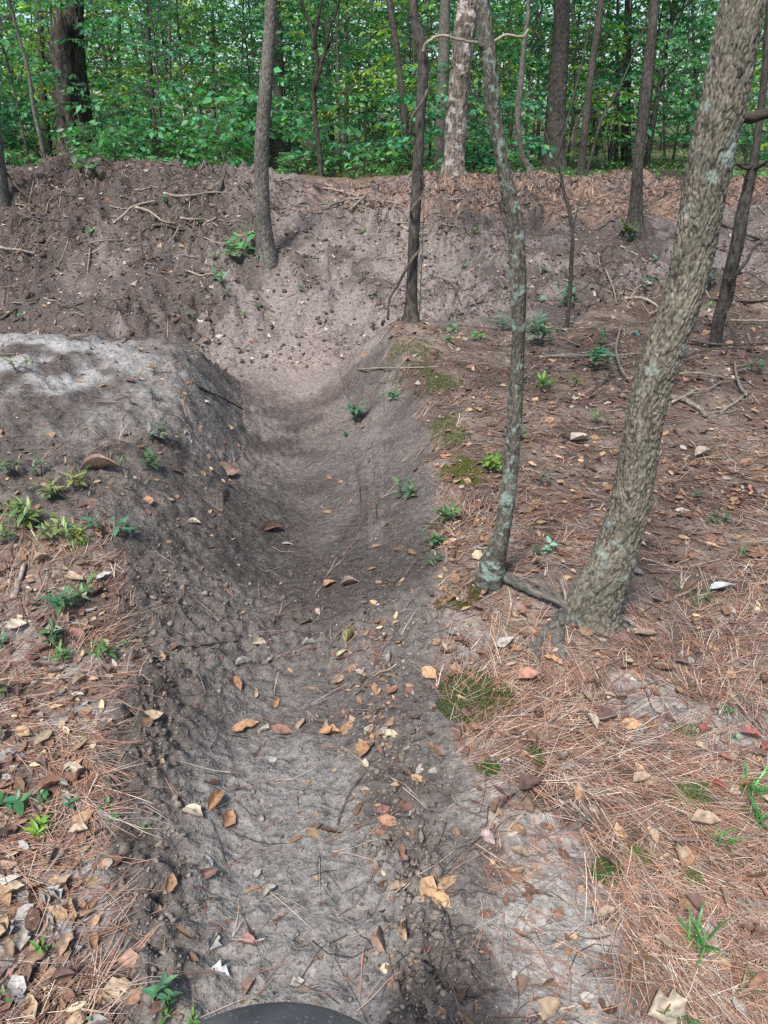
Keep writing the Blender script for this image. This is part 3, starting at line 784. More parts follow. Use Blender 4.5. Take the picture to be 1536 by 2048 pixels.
bt('dark_stump', [(274, 330, 20), (272, 290, 19), (270, 255, 15), (269, 236, 7)], 19, 'dark', 'short dark stump in the undergrowth left of middle', ztop=0, seed=26)
bt('grey_tree', [(556, 345, 34), (555, 290, 28), (556, 200, 20), (557, 120, 18), (552, 0, 16)], 17, 'grey', 'grey trunk half hidden behind the straight bank tree', crown=('treeB', .9, -4), ring=30, seed=27)
crk, Q9, b9 = bt('crooked_tree', [(641, 360, 10), (640, 320, 11), (634, 270, 10), (629, 225, 9), (628, 180, 9), (634, 140, 8), (631, 100, 9), (622, 55, 8), (604, 10, 7), (598, -40, 6)], 12.8, 'brown', 'small crooked forked brown tree right of the bank tree', ring=10, ztop=4.6, crown=('sapC', .6, -2), seed=28)
for pp in ([(628, 185), (640, 140), (652, 100), (658, 60), (672, 25), (684, -30)], [(634, 145), (648, 108), (662, 85), (664, 60)], [(630, 100), (632, 60), (640, 20), (650, -30)]):
    branch_on(crk, b9, [at(u, v, 12.8 - .08 * i) for i, (u, v) in enumerate(pp)], .032, .012, 'brown', 'branch', 16, 6)
bt('dark_tree', [(816, 348, 14), (810, 250, 13), (800, 150, 12), (788, 60, 13), (776, -20, 13)], 14, 'dark', 'dark thin trunk close behind the vine tree, leaning left', crown=('treeA', .8, -4), seed=29)
bt('grey_tree', [(880, 348, 22), (881, 250, 22), (886, 150, 23), (889, 60, 22), (891, -30, 20)], 14.5, 'grey', 'grey trunk touching the left side of the pale dead trunk', ring=24, crown=('treeB', .8, -4), seed=30)
dead, Q10, b10 = bt('dead_tree', [(906, 352, 46), (908, 310, 38), (912, 250, 42), (917, 180, 40), (925, 100, 42), (932, 40, 44), (938, -30, 40)], 12.6, 'pale', 'pale peeling dead trunk behind the bank', ring=60, seg=260, flare=.2, bark=(.06, .22, .022), seed=31, crown=None)
bt('crooked_tree', [(1066, 362, 15), (1056, 335, 12), (1044, 310, 10), (1037, 260, 11), (1036, 225, 13), (1043, 150, 11), (1048, 90, 10), (1056, 30, 9), (1058, -30, 8)], 12.2, 'grey', 'slim crooked grey trunk right of the lichen trunk, behind the bank', ring=12, crown=('sapB', .8, -3), seed=32)
bt('ivy_tree', [(1106, 352, 46), (1108, 320, 40), (1110, 250, 38), (1116, 160, 36), (1122, 80, 32), (1126, -20, 30)], 15, 'dark', 'thick dark trunk with leafy vines behind the thin bare sapling', ring=44, seg=160, bark=(.06, .3, .02), crown=('treeB', .9, -4), seed=33)
bt('dark_tree', [(1160, 356, 18), (1164, 320, 15), (1171, 250, 16), (1180, 160, 14), (1195, 60, 14), (1206, -30, 13)], 13, 'dark', 'dark slim trunk right of the ivy covered trunk', ring=16, crown=('treeA', .8, -4), seed=34)
bt('thin_sapling', [(1172, 352, 6), (1186, 300, 7), (1203, 240, 6), (1226, 200, 5), (1250, 150, 4)], 12.9, 'dark', 'thin dark sapling leaning right from the slim dark trunk', ring=8, ztop=3.3, seed=35)
bt('dark_tree', [(1253, 330, 20), (1252, 250, 18), (1254, 150, 16), (1256, 40, 15)], 19, 'brown', 'reddish brown trunk far behind, left of the flared dark trunk', crown=('treeA', .8, -4), seed=36)
bt('dark_tree', [(1451, 395, 16), (1458, 330, 15), (1470, 200, 14), (1482, 60, 13)], 12, 'dark', 'dark trunk showing just right of the oak', crown=('treeA', .8, -4), seed=37)
# further trunks, dim among the leaves
far = [(30, 22), (62, 26), (185, 24), (235, 28), (345, 23), (392, 27), (432, 24), (478, 21), (500, 26), (590, 25), (690, 24), (722, 28), (752, 21), (960, 22), (1010, 26), (1080, 24), (1150, 27), (1215, 23), (1232, 21), (1330, 24), (1350, 28), (1396, 22), (1500, 25), (1525, 20)]
names = ['left of the broken trunk', 'left of the broken trunk', 'right of the broken trunk', 'right of the broken trunk', 'left of the bank tree', 'left of the bank tree', 'left of the bank tree', 'beside the bank tree', 'beside the bank tree', 'between the bank tree and the crooked fork', 'right of the crooked fork', 'right of the crooked fork', 'left of the vine tree', 'right of the pale dead trunk', 'behind the lichen trunk', 'left of the ivy trunk', 'right of the ivy trunk', 'left of the flared dark trunk', 'left of the flared dark trunk', 'left of the oak', 'left of the oak', 'left of the oak top', 'right of the oak', 'right of the oak']
for i, ((u, Y), nm) in enumerate(zip(far, names)):
    if i % 3 == 2: continue
    w = rng.uniform(4, 11); du = rng.uniform(-14, 14)
    bt('forest_tree', [(u, 330, w), (u + du * .3 + rng.uniform(-4, 4), 220, w * .95), (u + du * .7, 110, w * .85), (u + du, -10, w * .7)], Y, ['dark', 'grey', 'brown'][i % 3],
       '%s %s trunk far in the woods %s' % (['thin', 'slender', 'narrow'][i % 3], ['dark', 'grey', 'brown'][i % 3], nm), ring=8, seg=40, crown=(('treeA', 'treeB')[i % 2], .8, -4.5) if i % 4 == 0 else None, seed=40 + i)

# ------------------------------------------------------------------ understorey
marks = [(20, 'the left edge'), (150, 'the broken trunk'), (305, 'the thin upright trunk'), (420, 'the gap left of the bank tree'), (530, 'the bank tree'), (640, 'the crooked forked tree'), (735, 'the gap left of the vine tree'), (830, 'the vine tree'), (910, 'the pale dead trunk'), (1000, 'the lichen trunk'), (1110, 'the ivy trunk'), (1170, 'the slim dark trunk'), (1285, 'the flared dark trunk'), (1420, 'the oak'), (1520, 'the right edge')]
def px_of(p):
    d = depth(p); return 768 + p[0] / d * FPX
def near_mark(p):
    u = px_of(p); return min(marks, key=lambda m: abs(m[0] - u))[1]
PLANTS = []
def put(kindname, x, y, sc, nm, desc, grp):
    z = float(HF(x, y)) - .02
    p = np.array([x, y, z])
    o = plant_tree(nm, kindname, (x, y, z), sc, rng.uniform(0, 6.28), desc + ' near ' + near_mark(p), 'shrub' if 'shrub' in nm or 'herb' in nm else 'tree', grp)
    PLANTS.append((o, px_of(p)))
def row(n, y0, y1, kinds, s0, s1, nm, desc, grp, half, avoid=None):
    for i in range(n):
        y = rng.uniform(y0, y1); hw = half * y
        x = -hw + 2 * hw * (i + rng.uniform(.1, .9)) / n
        if avoid and avoid(x, y): continue
        put(kinds[rng.integers(len(kinds))], x, y, rng.uniform(s0, s1), nm, desc, grp)
right_open = lambda x, y: x > 2.6 and y < 17.5
row(26, 12.3, 14.2, ['herb', 'shrubB', 'herb'], .7, 1.1, 'low_shrub', 'low leafy shrub behind the bank', 'low shrubs behind the bank', .56, right_open)
row(20, 13.2, 16.5, ['shrubA', 'bigleaf', 'shrubC'], .8, 1.15, 'leafy_shrub', 'bushy green shrub behind the bank', 'mid-height shrubs behind the bank', .57, right_open)
row(28, 14.0, 17.5, ['sapA', 'sapB', 'sapC'], .75, 1.0, 'leafy_sapling', 'leafy sapling behind the bank', 'saplings behind the bank', .57, lambda x, y: x > 2.6 and y < 16)
row(20, 17.5, 21, ['shrubA', 'shrubC', 'sapA'], .9, 1.3, 'leafy_shrub', 'bushy shrub deeper in the woods', 'shrubs deeper in the woods', .58)
row(24, 18, 25, ['sapA', 'sapB', 'treeA', 'sapC'], .9, 1.2, 'leafy_sapling', 'leafy sapling deeper in the woods', 'saplings deeper in the woods', .58)
row(20, 25, 34, ['treeA', 'treeB', 'sapB'], .9, 1.2, 'leafy_tree', 'leafy tree in the dim middle distance', 'leafy trees in the middle distance', .58)

def far_wood():
    r = np.random.default_rng(77); n = 100000
    y = 34 + 40 * r.random(n) ** 1.3; x = (r.random(n) * 2 - 1) * .62 * y
    z = .5 + r.random(n) ** .9 * (4.6 + .15 * (y - 20))
    nn = vn3(x * .35, y * .35, z * .45, 90) + .5 * vn3(x * .9, y * .9, z * 1.1, 91)
    lim = .72 - .8 * ss(.45, 1.0, z / (4.6 + .15 * (y - 20)))
    k = nn > -lim
    x, y, z = x[k], y[k], z[k]; m = len(x)
    fw = r.normal(0, 1, (m, 3)); fw[:, 2] *= .4; nmv = r.normal(0, .5, (m, 3)) + [0, 0, 1]
    V, F, c = scatter(*LEAF4, np.stack([x, y, z], -1), frames(fw, nmv), r.uniform(.18, .40, m), greens(m, (.11, .27, .10), .45, r))
    o = obj('distant_woodland', mesh('distant_woodland', V, F, c, smooth=False), M['foliage'])
    tag(o, 'dense green woodland far behind the trees', 'woodland', kind='stuff')
    t = Tubes()
    for i in range(30):
        yy = r.uniform(30, 70); xx = r.uniform(-.62, .62) * yy; rr = r.uniform(.06, .22)
        t.add([[xx, yy, .3], [xx + r.normal(0, .3), yy, 6], [xx + r.normal(0, .6), yy, 16]], [rr, rr * .8, rr * .45], 7)
    tag(obj('distant_trunks', t.me('distant_trunks'), M['dark']), 'dim thin trunks of the distant woodland', 'woodland', kind='stuff')
far_wood()

def ground_cover():
    r = np.random.default_rng(78); n = 26000
    y = 12.6 + 18 * r.random(n) ** 1.2; x = (r.random(n) * 2 - 1) * .6 * y
    pat = fbm2(x * .8, y * .8, 3, 95)
    k = (pat > -.12) | (y > 19)
    x, y = x[k], y[k]; m = len(x)
    z = HF(x, y) + r.uniform(.01, .22, m) * np.clip(fbm2(x * .6, y * .6, 2, 96) + .6, .1, 1.2)
    fw = r.normal(0, 1, (m, 3)); fw[:, 2] = abs(fw[:, 2]) * .5
    V, F, c = scatter(*LEAF4, np.stack([x, y, z], -1), frames(fw, r.normal(0, .35, (m, 3)) + [0, 0, 1]), r.uniform(.06, .12, m), greens(m, (.11, .23, .085), .4, r))
    tag(obj('ground_cover', mesh('ground_cover', V, F, c, smooth=False), M['foliage']), 'low green ground cover on the forest floor', 'ground cover', kind='stuff')
ground_cover()

exec_detail = True
# ------------------------------------------------------------------ litter
def lod_points(n, ymax, r, y0=.35, wide=1.0):
    th = math.atan(y0 / 1.6) + (math.atan(ymax / 1.6) - math.atan(y0 / 1.6)) * r.random(n)
    y = 1.6 * np.tan(th); x = (r.random(n) * 2 - 1) * (1.0 + .68 * y) * wide
    return x, y

def needles():
    r = np.random.default_rng(101)
    x, y = lod_points(66000, 7.5, r)
    s, dirt, litter, berm, lm = masks(x, y)
    pat = fbm2(x * 2.4, y * 2.4, 3, 111)
    right = x > -.2
    pr = litter * np.where(right, np.where(y < 3.6, .95, .95 - .16 * (y - 3.6)), .95) * (.30 + .95 * ss(-.4, .35, pat)) * (1 - .75 * ss(.05, .32, fbm2(x * 3.2, y * 3.2, 3, 75)) * (y < 2.6))
    pr = np.maximum(pr, .012 * (1 - berm))
    k = r.random(len(x)) < pr; x, y = x[k], y[k]
    # a few on the crest
    xc_ = r.uniform(-2, 7.5, 5500); yc_ = r.uniform(9.75, 12.4, 5500); kk = r.random(5500) < ss(-1.5, 1.5, xc_); x = np.concatenate([x, xc_[kk]]); y = np.concatenate([y, yc_[kk]])
    m = len(x)
    flow = fbm2(x * .9, y * .9, 2, 112) * 3.2 + .35
    ang = flow + r.normal(0, .75, m)
    h = []
    P0 = np.stack([x, y], -1)
    nper = 2
    Vs, Fs, Cs = [], [], []
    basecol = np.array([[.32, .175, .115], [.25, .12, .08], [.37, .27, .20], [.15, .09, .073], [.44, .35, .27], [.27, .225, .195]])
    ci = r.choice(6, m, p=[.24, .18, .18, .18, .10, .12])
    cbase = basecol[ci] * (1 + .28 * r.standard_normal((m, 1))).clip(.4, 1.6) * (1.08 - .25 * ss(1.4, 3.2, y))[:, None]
    for q in range(nper):
        a = ang + (q - .5) * r.uniform(.03, .3, m)
        L = r.gamma(6., .02, m).clip(.03, .2); wd = np.maximum(.0005, .00033 * np.hypot(y, 1.6)) * r.uniform(.8, 1.25, m)
        bend = r.normal(0, .12, m)
        pts = []
        for f in (0, .35, .7, 1.):
            aa = a + bend * f
            px = x + np.cos(aa) * L * f; py = y + np.sin(aa) * L * f
            pts.append((px, py, HF(px, py)))
        lift = r.uniform(.001, .011, m) + .010 * (r.random(m) < .1)
        tilt = r.normal(0, .012, m)
        # straighten: blend between terrain-following and a rigid chord
        z0, z1 = pts[0][2], pts[3][2]
        V = np.empty((m, 8, 3)); sx, sy = -np.sin(a), np.cos(a)
        for i, f in enumerate((0, .35, .7, 1.)):
            zc = np.maximum(z0 * (1 - f) + z1 * f, pts[i][2]) + lift + tilt * (f - .3)
            ww = wd * (1 if i < 3 else .4)
            V[:, 2 * i, 0] = pts[i][0] + sx * ww; V[:, 2 * i, 1] = pts[i][1] + sy * ww; V[:, 2 * i, 2] = zc
            V[:, 2 * i + 1, 0] = pts[i][0] - sx * ww; V[:, 2 * i + 1, 1] = pts[i][1] - sy * ww; V[:, 2 * i + 1, 2] = zc + r.normal(0, .3, m) * ww
        f0 = np.array([[0, 1, 3, 2], [2, 3, 5, 4], [4, 5, 7, 6]])
        F = (f0[None] + (np.arange(m) * 8)[:, None, None]).reshape(-1, 4)
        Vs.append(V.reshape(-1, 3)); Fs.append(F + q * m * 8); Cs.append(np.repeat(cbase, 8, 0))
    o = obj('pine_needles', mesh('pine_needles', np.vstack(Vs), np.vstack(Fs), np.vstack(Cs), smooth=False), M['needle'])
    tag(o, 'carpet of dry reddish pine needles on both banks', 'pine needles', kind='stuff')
needles()

def leaf_template(seed, lobed=False, curl=.5, n=7, w=.24):
    r = np.random.default_rng(seed)
    t = np.linspace(0, 1, n)
    prof = w * np.sin(math.pi * np.clip(t, 0, 1) ** .8) ** .8
    if lobed: prof = prof * (1 + .28 * np.sin(t * 19 + r.uniform(0, 3)))
    prof[0] = .012; prof[-1] = .006
    cu = curl * r.uniform(.6, 1.4); bend = r.uniform(-.5, .6) * curl; tw = r.uniform(-.7, .7) * curl
    V = []
    for i in range(n):
        for s in (-1, -.5, 0, .5, 1):
            x = prof[i] * s * (1 + .17 * r.standard_normal()); z = cu * 1.6 * prof[i] * s * s + bend * .35 * (t[i] - .5) ** 2 * 2 + tw * s * prof[i] * (t[i] - .4) + .012 * r.standard_normal()
            V.append([x, t[i] - .5, z])
    V = np.array(V)
    F = [[i * 5 + j, i * 5 + j + 1, i * 5 + j + 6, i * 5 + j + 5] for i in range(n - 1) for j in range(4)]
    V[:, 2] -= V[:, 2].min()
    return V, np.array(F)
TAN = [(.42, .28, .16), (.50, .36, .22), (.36, .22, .13), (.28, .16, .10), (.20, .115, .08), (.46, .40, .33), (.34, .31, .28), (.55, .42, .28), (.24, .13, .105)]

def leaf_litter():
    r = np.random.default_rng(121)
    tv = np.array([[0, -.5, .03], [-.2, -.15, .09], [.2, -.15, .07], [0, -.1, 0], [-.19, .2, .05], [.19, .2, .1], [0, .2, .02], [0, .5, .1]])
    tf = np.array([[0, 3, 1], [0, 2, 3], [1, 3, 6], [1, 6, 4], [3, 2, 5], [3, 5, 6], [4, 6, 7], [6, 5, 7]])
    x, y = lod_points(70000, 12.0, r)
    s, dirt, litter, berm, lm = masks(x, y)
    pat = fbm2(x * 1.6, y * 1.6, 3, 131)
    left = x < -.3
    pr = litter * np.where(left, .33, .05 + .10 * ss(1.2, 2.0, y) + .3 * (x > .9) * ss(2.4, 3.4, y) + .5 * ss(2.0, 4.2, y + .5 * pat + .35 * x)) * (.6 + .8 * ss(-.3, .4, pat))
    rut = np.exp(-((s - .55) / .3) ** 2) * np.exp(-((y - 2.1) / .6) ** 2) * .4 + np.exp(-((s - .6) / .12) ** 2) * (1 - ss(1.4, 1.9, y)) * .10
    pr = np.maximum(pr, rut)
    pr = np.maximum(pr, dirt * (.016 + .08 * ss(.0, .4, pat) * ss(1.8, 2.6, y))); pr = np.maximum(pr, lm * (.10 + .25 * (pat > 0)))
    pr = np.maximum(pr, .13 * berm * (.3 + ss(-.2, .5, pat) + .6 * (x < -1.5)))
    k = r.random(len(x)) < pr; x, y = x[k], y[k]; m = len(x)
    # berm face needs more points, as it faces the viewer
    xb = r.uniform(-6.5, 6.5, 20000); yb = r.uniform(7.3, 11.2, 20000); pb = fbm2(xb * 1.6, yb * 1.6, 3, 131); kb = r.random(20000) < .25 + .5 * ss(-.2, .5, pb) + .25 * (xb < -1.5)
    x = np.concatenate([x, xb[kb]]); y = np.concatenate([y, yb[kb]]); m = len(x)
    h, n = HFn(x, y)
    size = r.gamma(3.4, .0095, m).clip(.010, .075) * (1 + .25 * ss(3, 6, y)) * np.where(y > 7.2, 1.05, 1) * np.where((x < -.3) & (y < 3), 1.1, 1)
    a = r.uniform(0, 6.28, m)
    nn = n + r.normal(0, .38, (m, 3)); nn /= np.linalg.norm(nn, axis=1, keepdims=True)
    Rm = frames(np.stack([np.cos(a), np.sin(a), r.normal(0, .25, m)], -1), nn)
    c = np.array(TAN)[r.choice(9, m, p=[.09, .05, .15, .22, .24, .04, .09, .02, .10])] * (1 + .3 * r.standard_normal((m, 1))).clip(.35, 1.5) * .74
    c[y > 6.8] *= np.array([.8, .78, .78]); fl_ = (y > 6.8) & (r.random(m) < .3); c[fl_] = np.array([.40, .34, .29]) * r.uniform(.6, 1.2, (fl_.sum(), 1))
    scl = np.stack([size * r.uniform(.55, 1.6, m), size * r.uniform(.7, 1.1, m), size * r.choice([-1, 1, 1], m) * r.uniform(.3, 2.6, m)], -1)
    c = np.where(((x < -.3) & (y < 3))[:, None], c * np.array([1.0, 1.03, 1.06]), c)
    zz = h + .002 + .012 * (1 - masks(x, y)[1]) * r.random(m); fr = y > 4.5
    P3 = np.stack([x, y, zz], -1); t2 = LEAF4[0] - [0, .5, 0]; t2 = t2 * [1, 1, 1.5]
    V1, F1, c1 = scatter(tv, tf, P3[~fr], Rm[~fr], scl[~fr], c[~fr]); V2, F2, c2 = scatter(t2, LEAF4[1], P3[fr], Rm[fr], scl[fr], c[fr])
    V, F, cc = np.vstack([V1, V2]), np.vstack([F1, F2 + len(V1)]), np.vstack([c1, c2])
    if 0: V, F, cc = scatter(tv, tf, np.stack([x, y, h + .002 + .012 * (1 - masks(x, y)[1]) * r.random(m)], -1), Rm, np.stack([size * r.uniform(.55, 1.6, m), size * r.uniform(.7, 1.1, m), size * r.choice([-1, 1, 1], m) * r.uniform(.3, 2.6, m)], -1), c)
    tag(obj('leaf_litter', mesh('leaf_litter', V, F, cc, smooth=False), M['litter']), 'broken brown leaf litter strewn over the banks', 'leaf litter', kind='stuff')
leaf_litter()

OCT = (np.array([[1, 0, 0], [-.8, .1, .05], [0, 1, 0], [.1, -.9, 0], [0, .1, .75], [.1, 0, -.6]]) * .5, np.array([[0, 2, 4], [2, 1, 4], [1, 3, 4], [3, 0, 4], [2, 0, 5], [1, 2, 5], [3, 1, 5], [0, 3, 5]]))
def crumbs():
    r = np.random.default_rng(141)
    x, y = lod_points(74000, 7.6, r)
    s, dirt, litter, berm, lm = masks(x, y)
    pat = fbm2(x * 4, y * 4, 3, 142)
    rid = np.exp(-((s - .62) / .2) ** 2) * (1 - ss(1.7, 2.6, y)) + np.exp(-((s + .8) / .22) ** 2) * (1 - ss(2.4, 3, y))
    k = r.random(len(x)) < dirt * (.25 + .55 * ss(-.1, .4, pat) * (.35 + .65 * ss(1.6, 2.2, y)) + .8 * rid + .35 * ss(2.0, 2.6, y) * ss(-.2, -.5, s)) * (1 - .6 * lm)
    x, y = x[k], y[k]; rid = rid[k]
    xb = r.uniform(-6.5, 6.5, 22000); yb = r.uniform(7.2, 11.1, 22000); pb = fbm2(xb * 1.1, yb * 1.1, 3, 53)
    kb = r.random(22000) < .4 + .6 * ss(-.25, .45, pb)
    x = np.concatenate([x, xb[kb]]); y = np.concatenate([y, yb[kb]]); rid = np.concatenate([rid, 0 * xb[kb]])
    m = len(x); h = HF(x, y)
    size = r.gamma(1.5, .003, m).clip(.002, .026) * (1 + .35 * y / 3) * (1 + rid) ; size = np.where(y > 7.1, r.gamma(1.7, .014, m).clip(.010, .10), size)
    A = r.normal(0, 1, (m, 3)); B = r.normal(0, 1, (m, 3)); Rm = frames(A, B)
    n1 = fbm2(x * 1.3, y * 1.3, 4, 71)
    c = (np.array([.13, .108, .09])[None] + (np.array([.2, .165, .14]) - np.array([.13, .108, .09]))[None] * ss(-.4, .5, n1)[:, None]) * (1 + .25 * r.standard_normal((m, 1))).clip(.4, 1.7)
    c = np.where((y > 7)[:, None], np.array([.115, .088, .077])[None] * (1 + .3 * r.standard_normal((m, 1))).clip(.4, 1.8), c)
    V, F, cc = scatter(*OCT, np.stack([x, y, h + size * .12], -1), Rm, np.stack([size * r.uniform(.7, 1.3, m), size * r.uniform(.7, 1.3, m), size * r.uniform(.6, 1, m)], -1), c)
    tag(obj('soil_crumbs', mesh('soil_crumbs', V, F, cc, smooth=False), M['clod']), 'loose crumbs and clods of dug soil', 'soil', kind='stuff')
crumbs()

def fibres():
    r = np.random.default_rng(151)
    n = 9000
    x = r.uniform(-7, 7, n); y = r.uniform(7.5, 11.2, n)
    lump = np.maximum(ss(-.2, .5, fbm2(x * 1.1, y * 1.1, 3, 53)), np.exp(-((x + 3.9) / 1.2) ** 2) * ss(8.6, 9.6, y))
    k = r.random(n) < .15 + .8 * lump; x, y = x[k], y[k]
    x2, y2 = lod_points(5000, 7.5, r); _, d2, l2, b2_, _ = masks(x2, y2); k2 = r.random(5000) < .12 + .4 * l2; x = np.concatenate([x, x2[k2]]); y = np.concatenate([y, y2[k2]])
    m = len(x); L = np.where(y > 7.3, r.uniform(.06, .38, m), r.uniform(.03, .16, m)); a = r.uniform(0, 6.28, m); wd = np.where(y > 7.3, r.uniform(.002, .006, m), r.uniform(.0008, .0018, m) * (1 + .15 * y))
    V = np.empty((m, 12, 3)); bend = r.normal(0, .5, m)
    for i, f in enumerate((0, .33, .66, 1.)):
        aa = a + bend * f; px = x + np.cos(aa) * L * f; py = y + np.sin(aa) * L * f; pz = HF(px, py) + wd + .01 * r.random(m) + np.where(y > 7.3, .05 * r.random(m) * f, 0)
        ww = wd * (1 - .5 * f)
        for j in range(3):
            t = j * 2.094
            V[:, i * 3 + j] = np.stack([px - np.sin(aa) * ww * math.cos(t), py + np.cos(aa) * ww * math.cos(t), pz + ww * math.sin(t)], -1)
    f0 = np.array([[i * 3 + j, i * 3 + (j + 1) % 3, i * 3 + 3 + (j + 1) % 3, i * 3 + 3 + j] for i in range(3) for j in range(3)])
    F = (f0[None] + (np.arange(m) * 12)[:, None, None]).reshape(-1, 4)
    pal = np.array([(.07, .05, .042), (.12, .09, .07), (.26, .2, .15), (.4, .33, .26)])
    c = pal[r.choice(4, m, p=[.4, .32, .2, .08])]
    tag(obj('root_fibres', mesh('root_fibres', V.reshape(-1, 3), F, np.repeat(c, 12, 0)), M['litter']), 'thin torn roots and twigs on the dug soil', 'roots', kind='stuff')
fibres()

# ------------------------------------------------------------------ fallen leaves, one by one
LT = [mesh('fallen_leaf', *leaf_template(200 + i, i in (2, 5, 8), .4 + .5 * (i % 4) / 3, w=(.22, .27, .3, .2, .25, .33, .23, .28, .3, .18)[i])) for i in range(10)]
for me in LT: me.materials.append(M['leaf_dry'])
def put_leaf(x, y, L, a, c, t, label, group=None, tilt=.2):
    h, n = HFn(np.array([x]), np.array([y]))
    n = n[0] + rng.normal(0, tilt, 3); n /= np.linalg.norm(n)
    R = frames(np.array([[math.cos(a), math.sin(a), 0.]]), n[None])[0]
    o = obj('fallen_leaf', LT[t])
    o.matrix_world = Matrix.Translation((x, y, float(h[0]) + .004 + .014 * float(masks(np.array([x]), np.array([y]))[2][0]))) @ Matrix(R.tolist()).to_4x4() @ Matrix.Scale(L, 4)
    gm = sum(c) / 3; o.color = (*[min(1, (q * .74 + gm * .26) * .64) for q in c], 1)
    return tag(o, label, 'leaf', group)
OR_ = (.55, .27, .10); TN = (.50, .34, .20); PL = (.62, .50, .36); GRY = (.42, .40, .37); RD = (.42, .10, .06); DK = (.17, .085, .065); WH = (.52, .51, .46); PK = (.5, .32, .27)
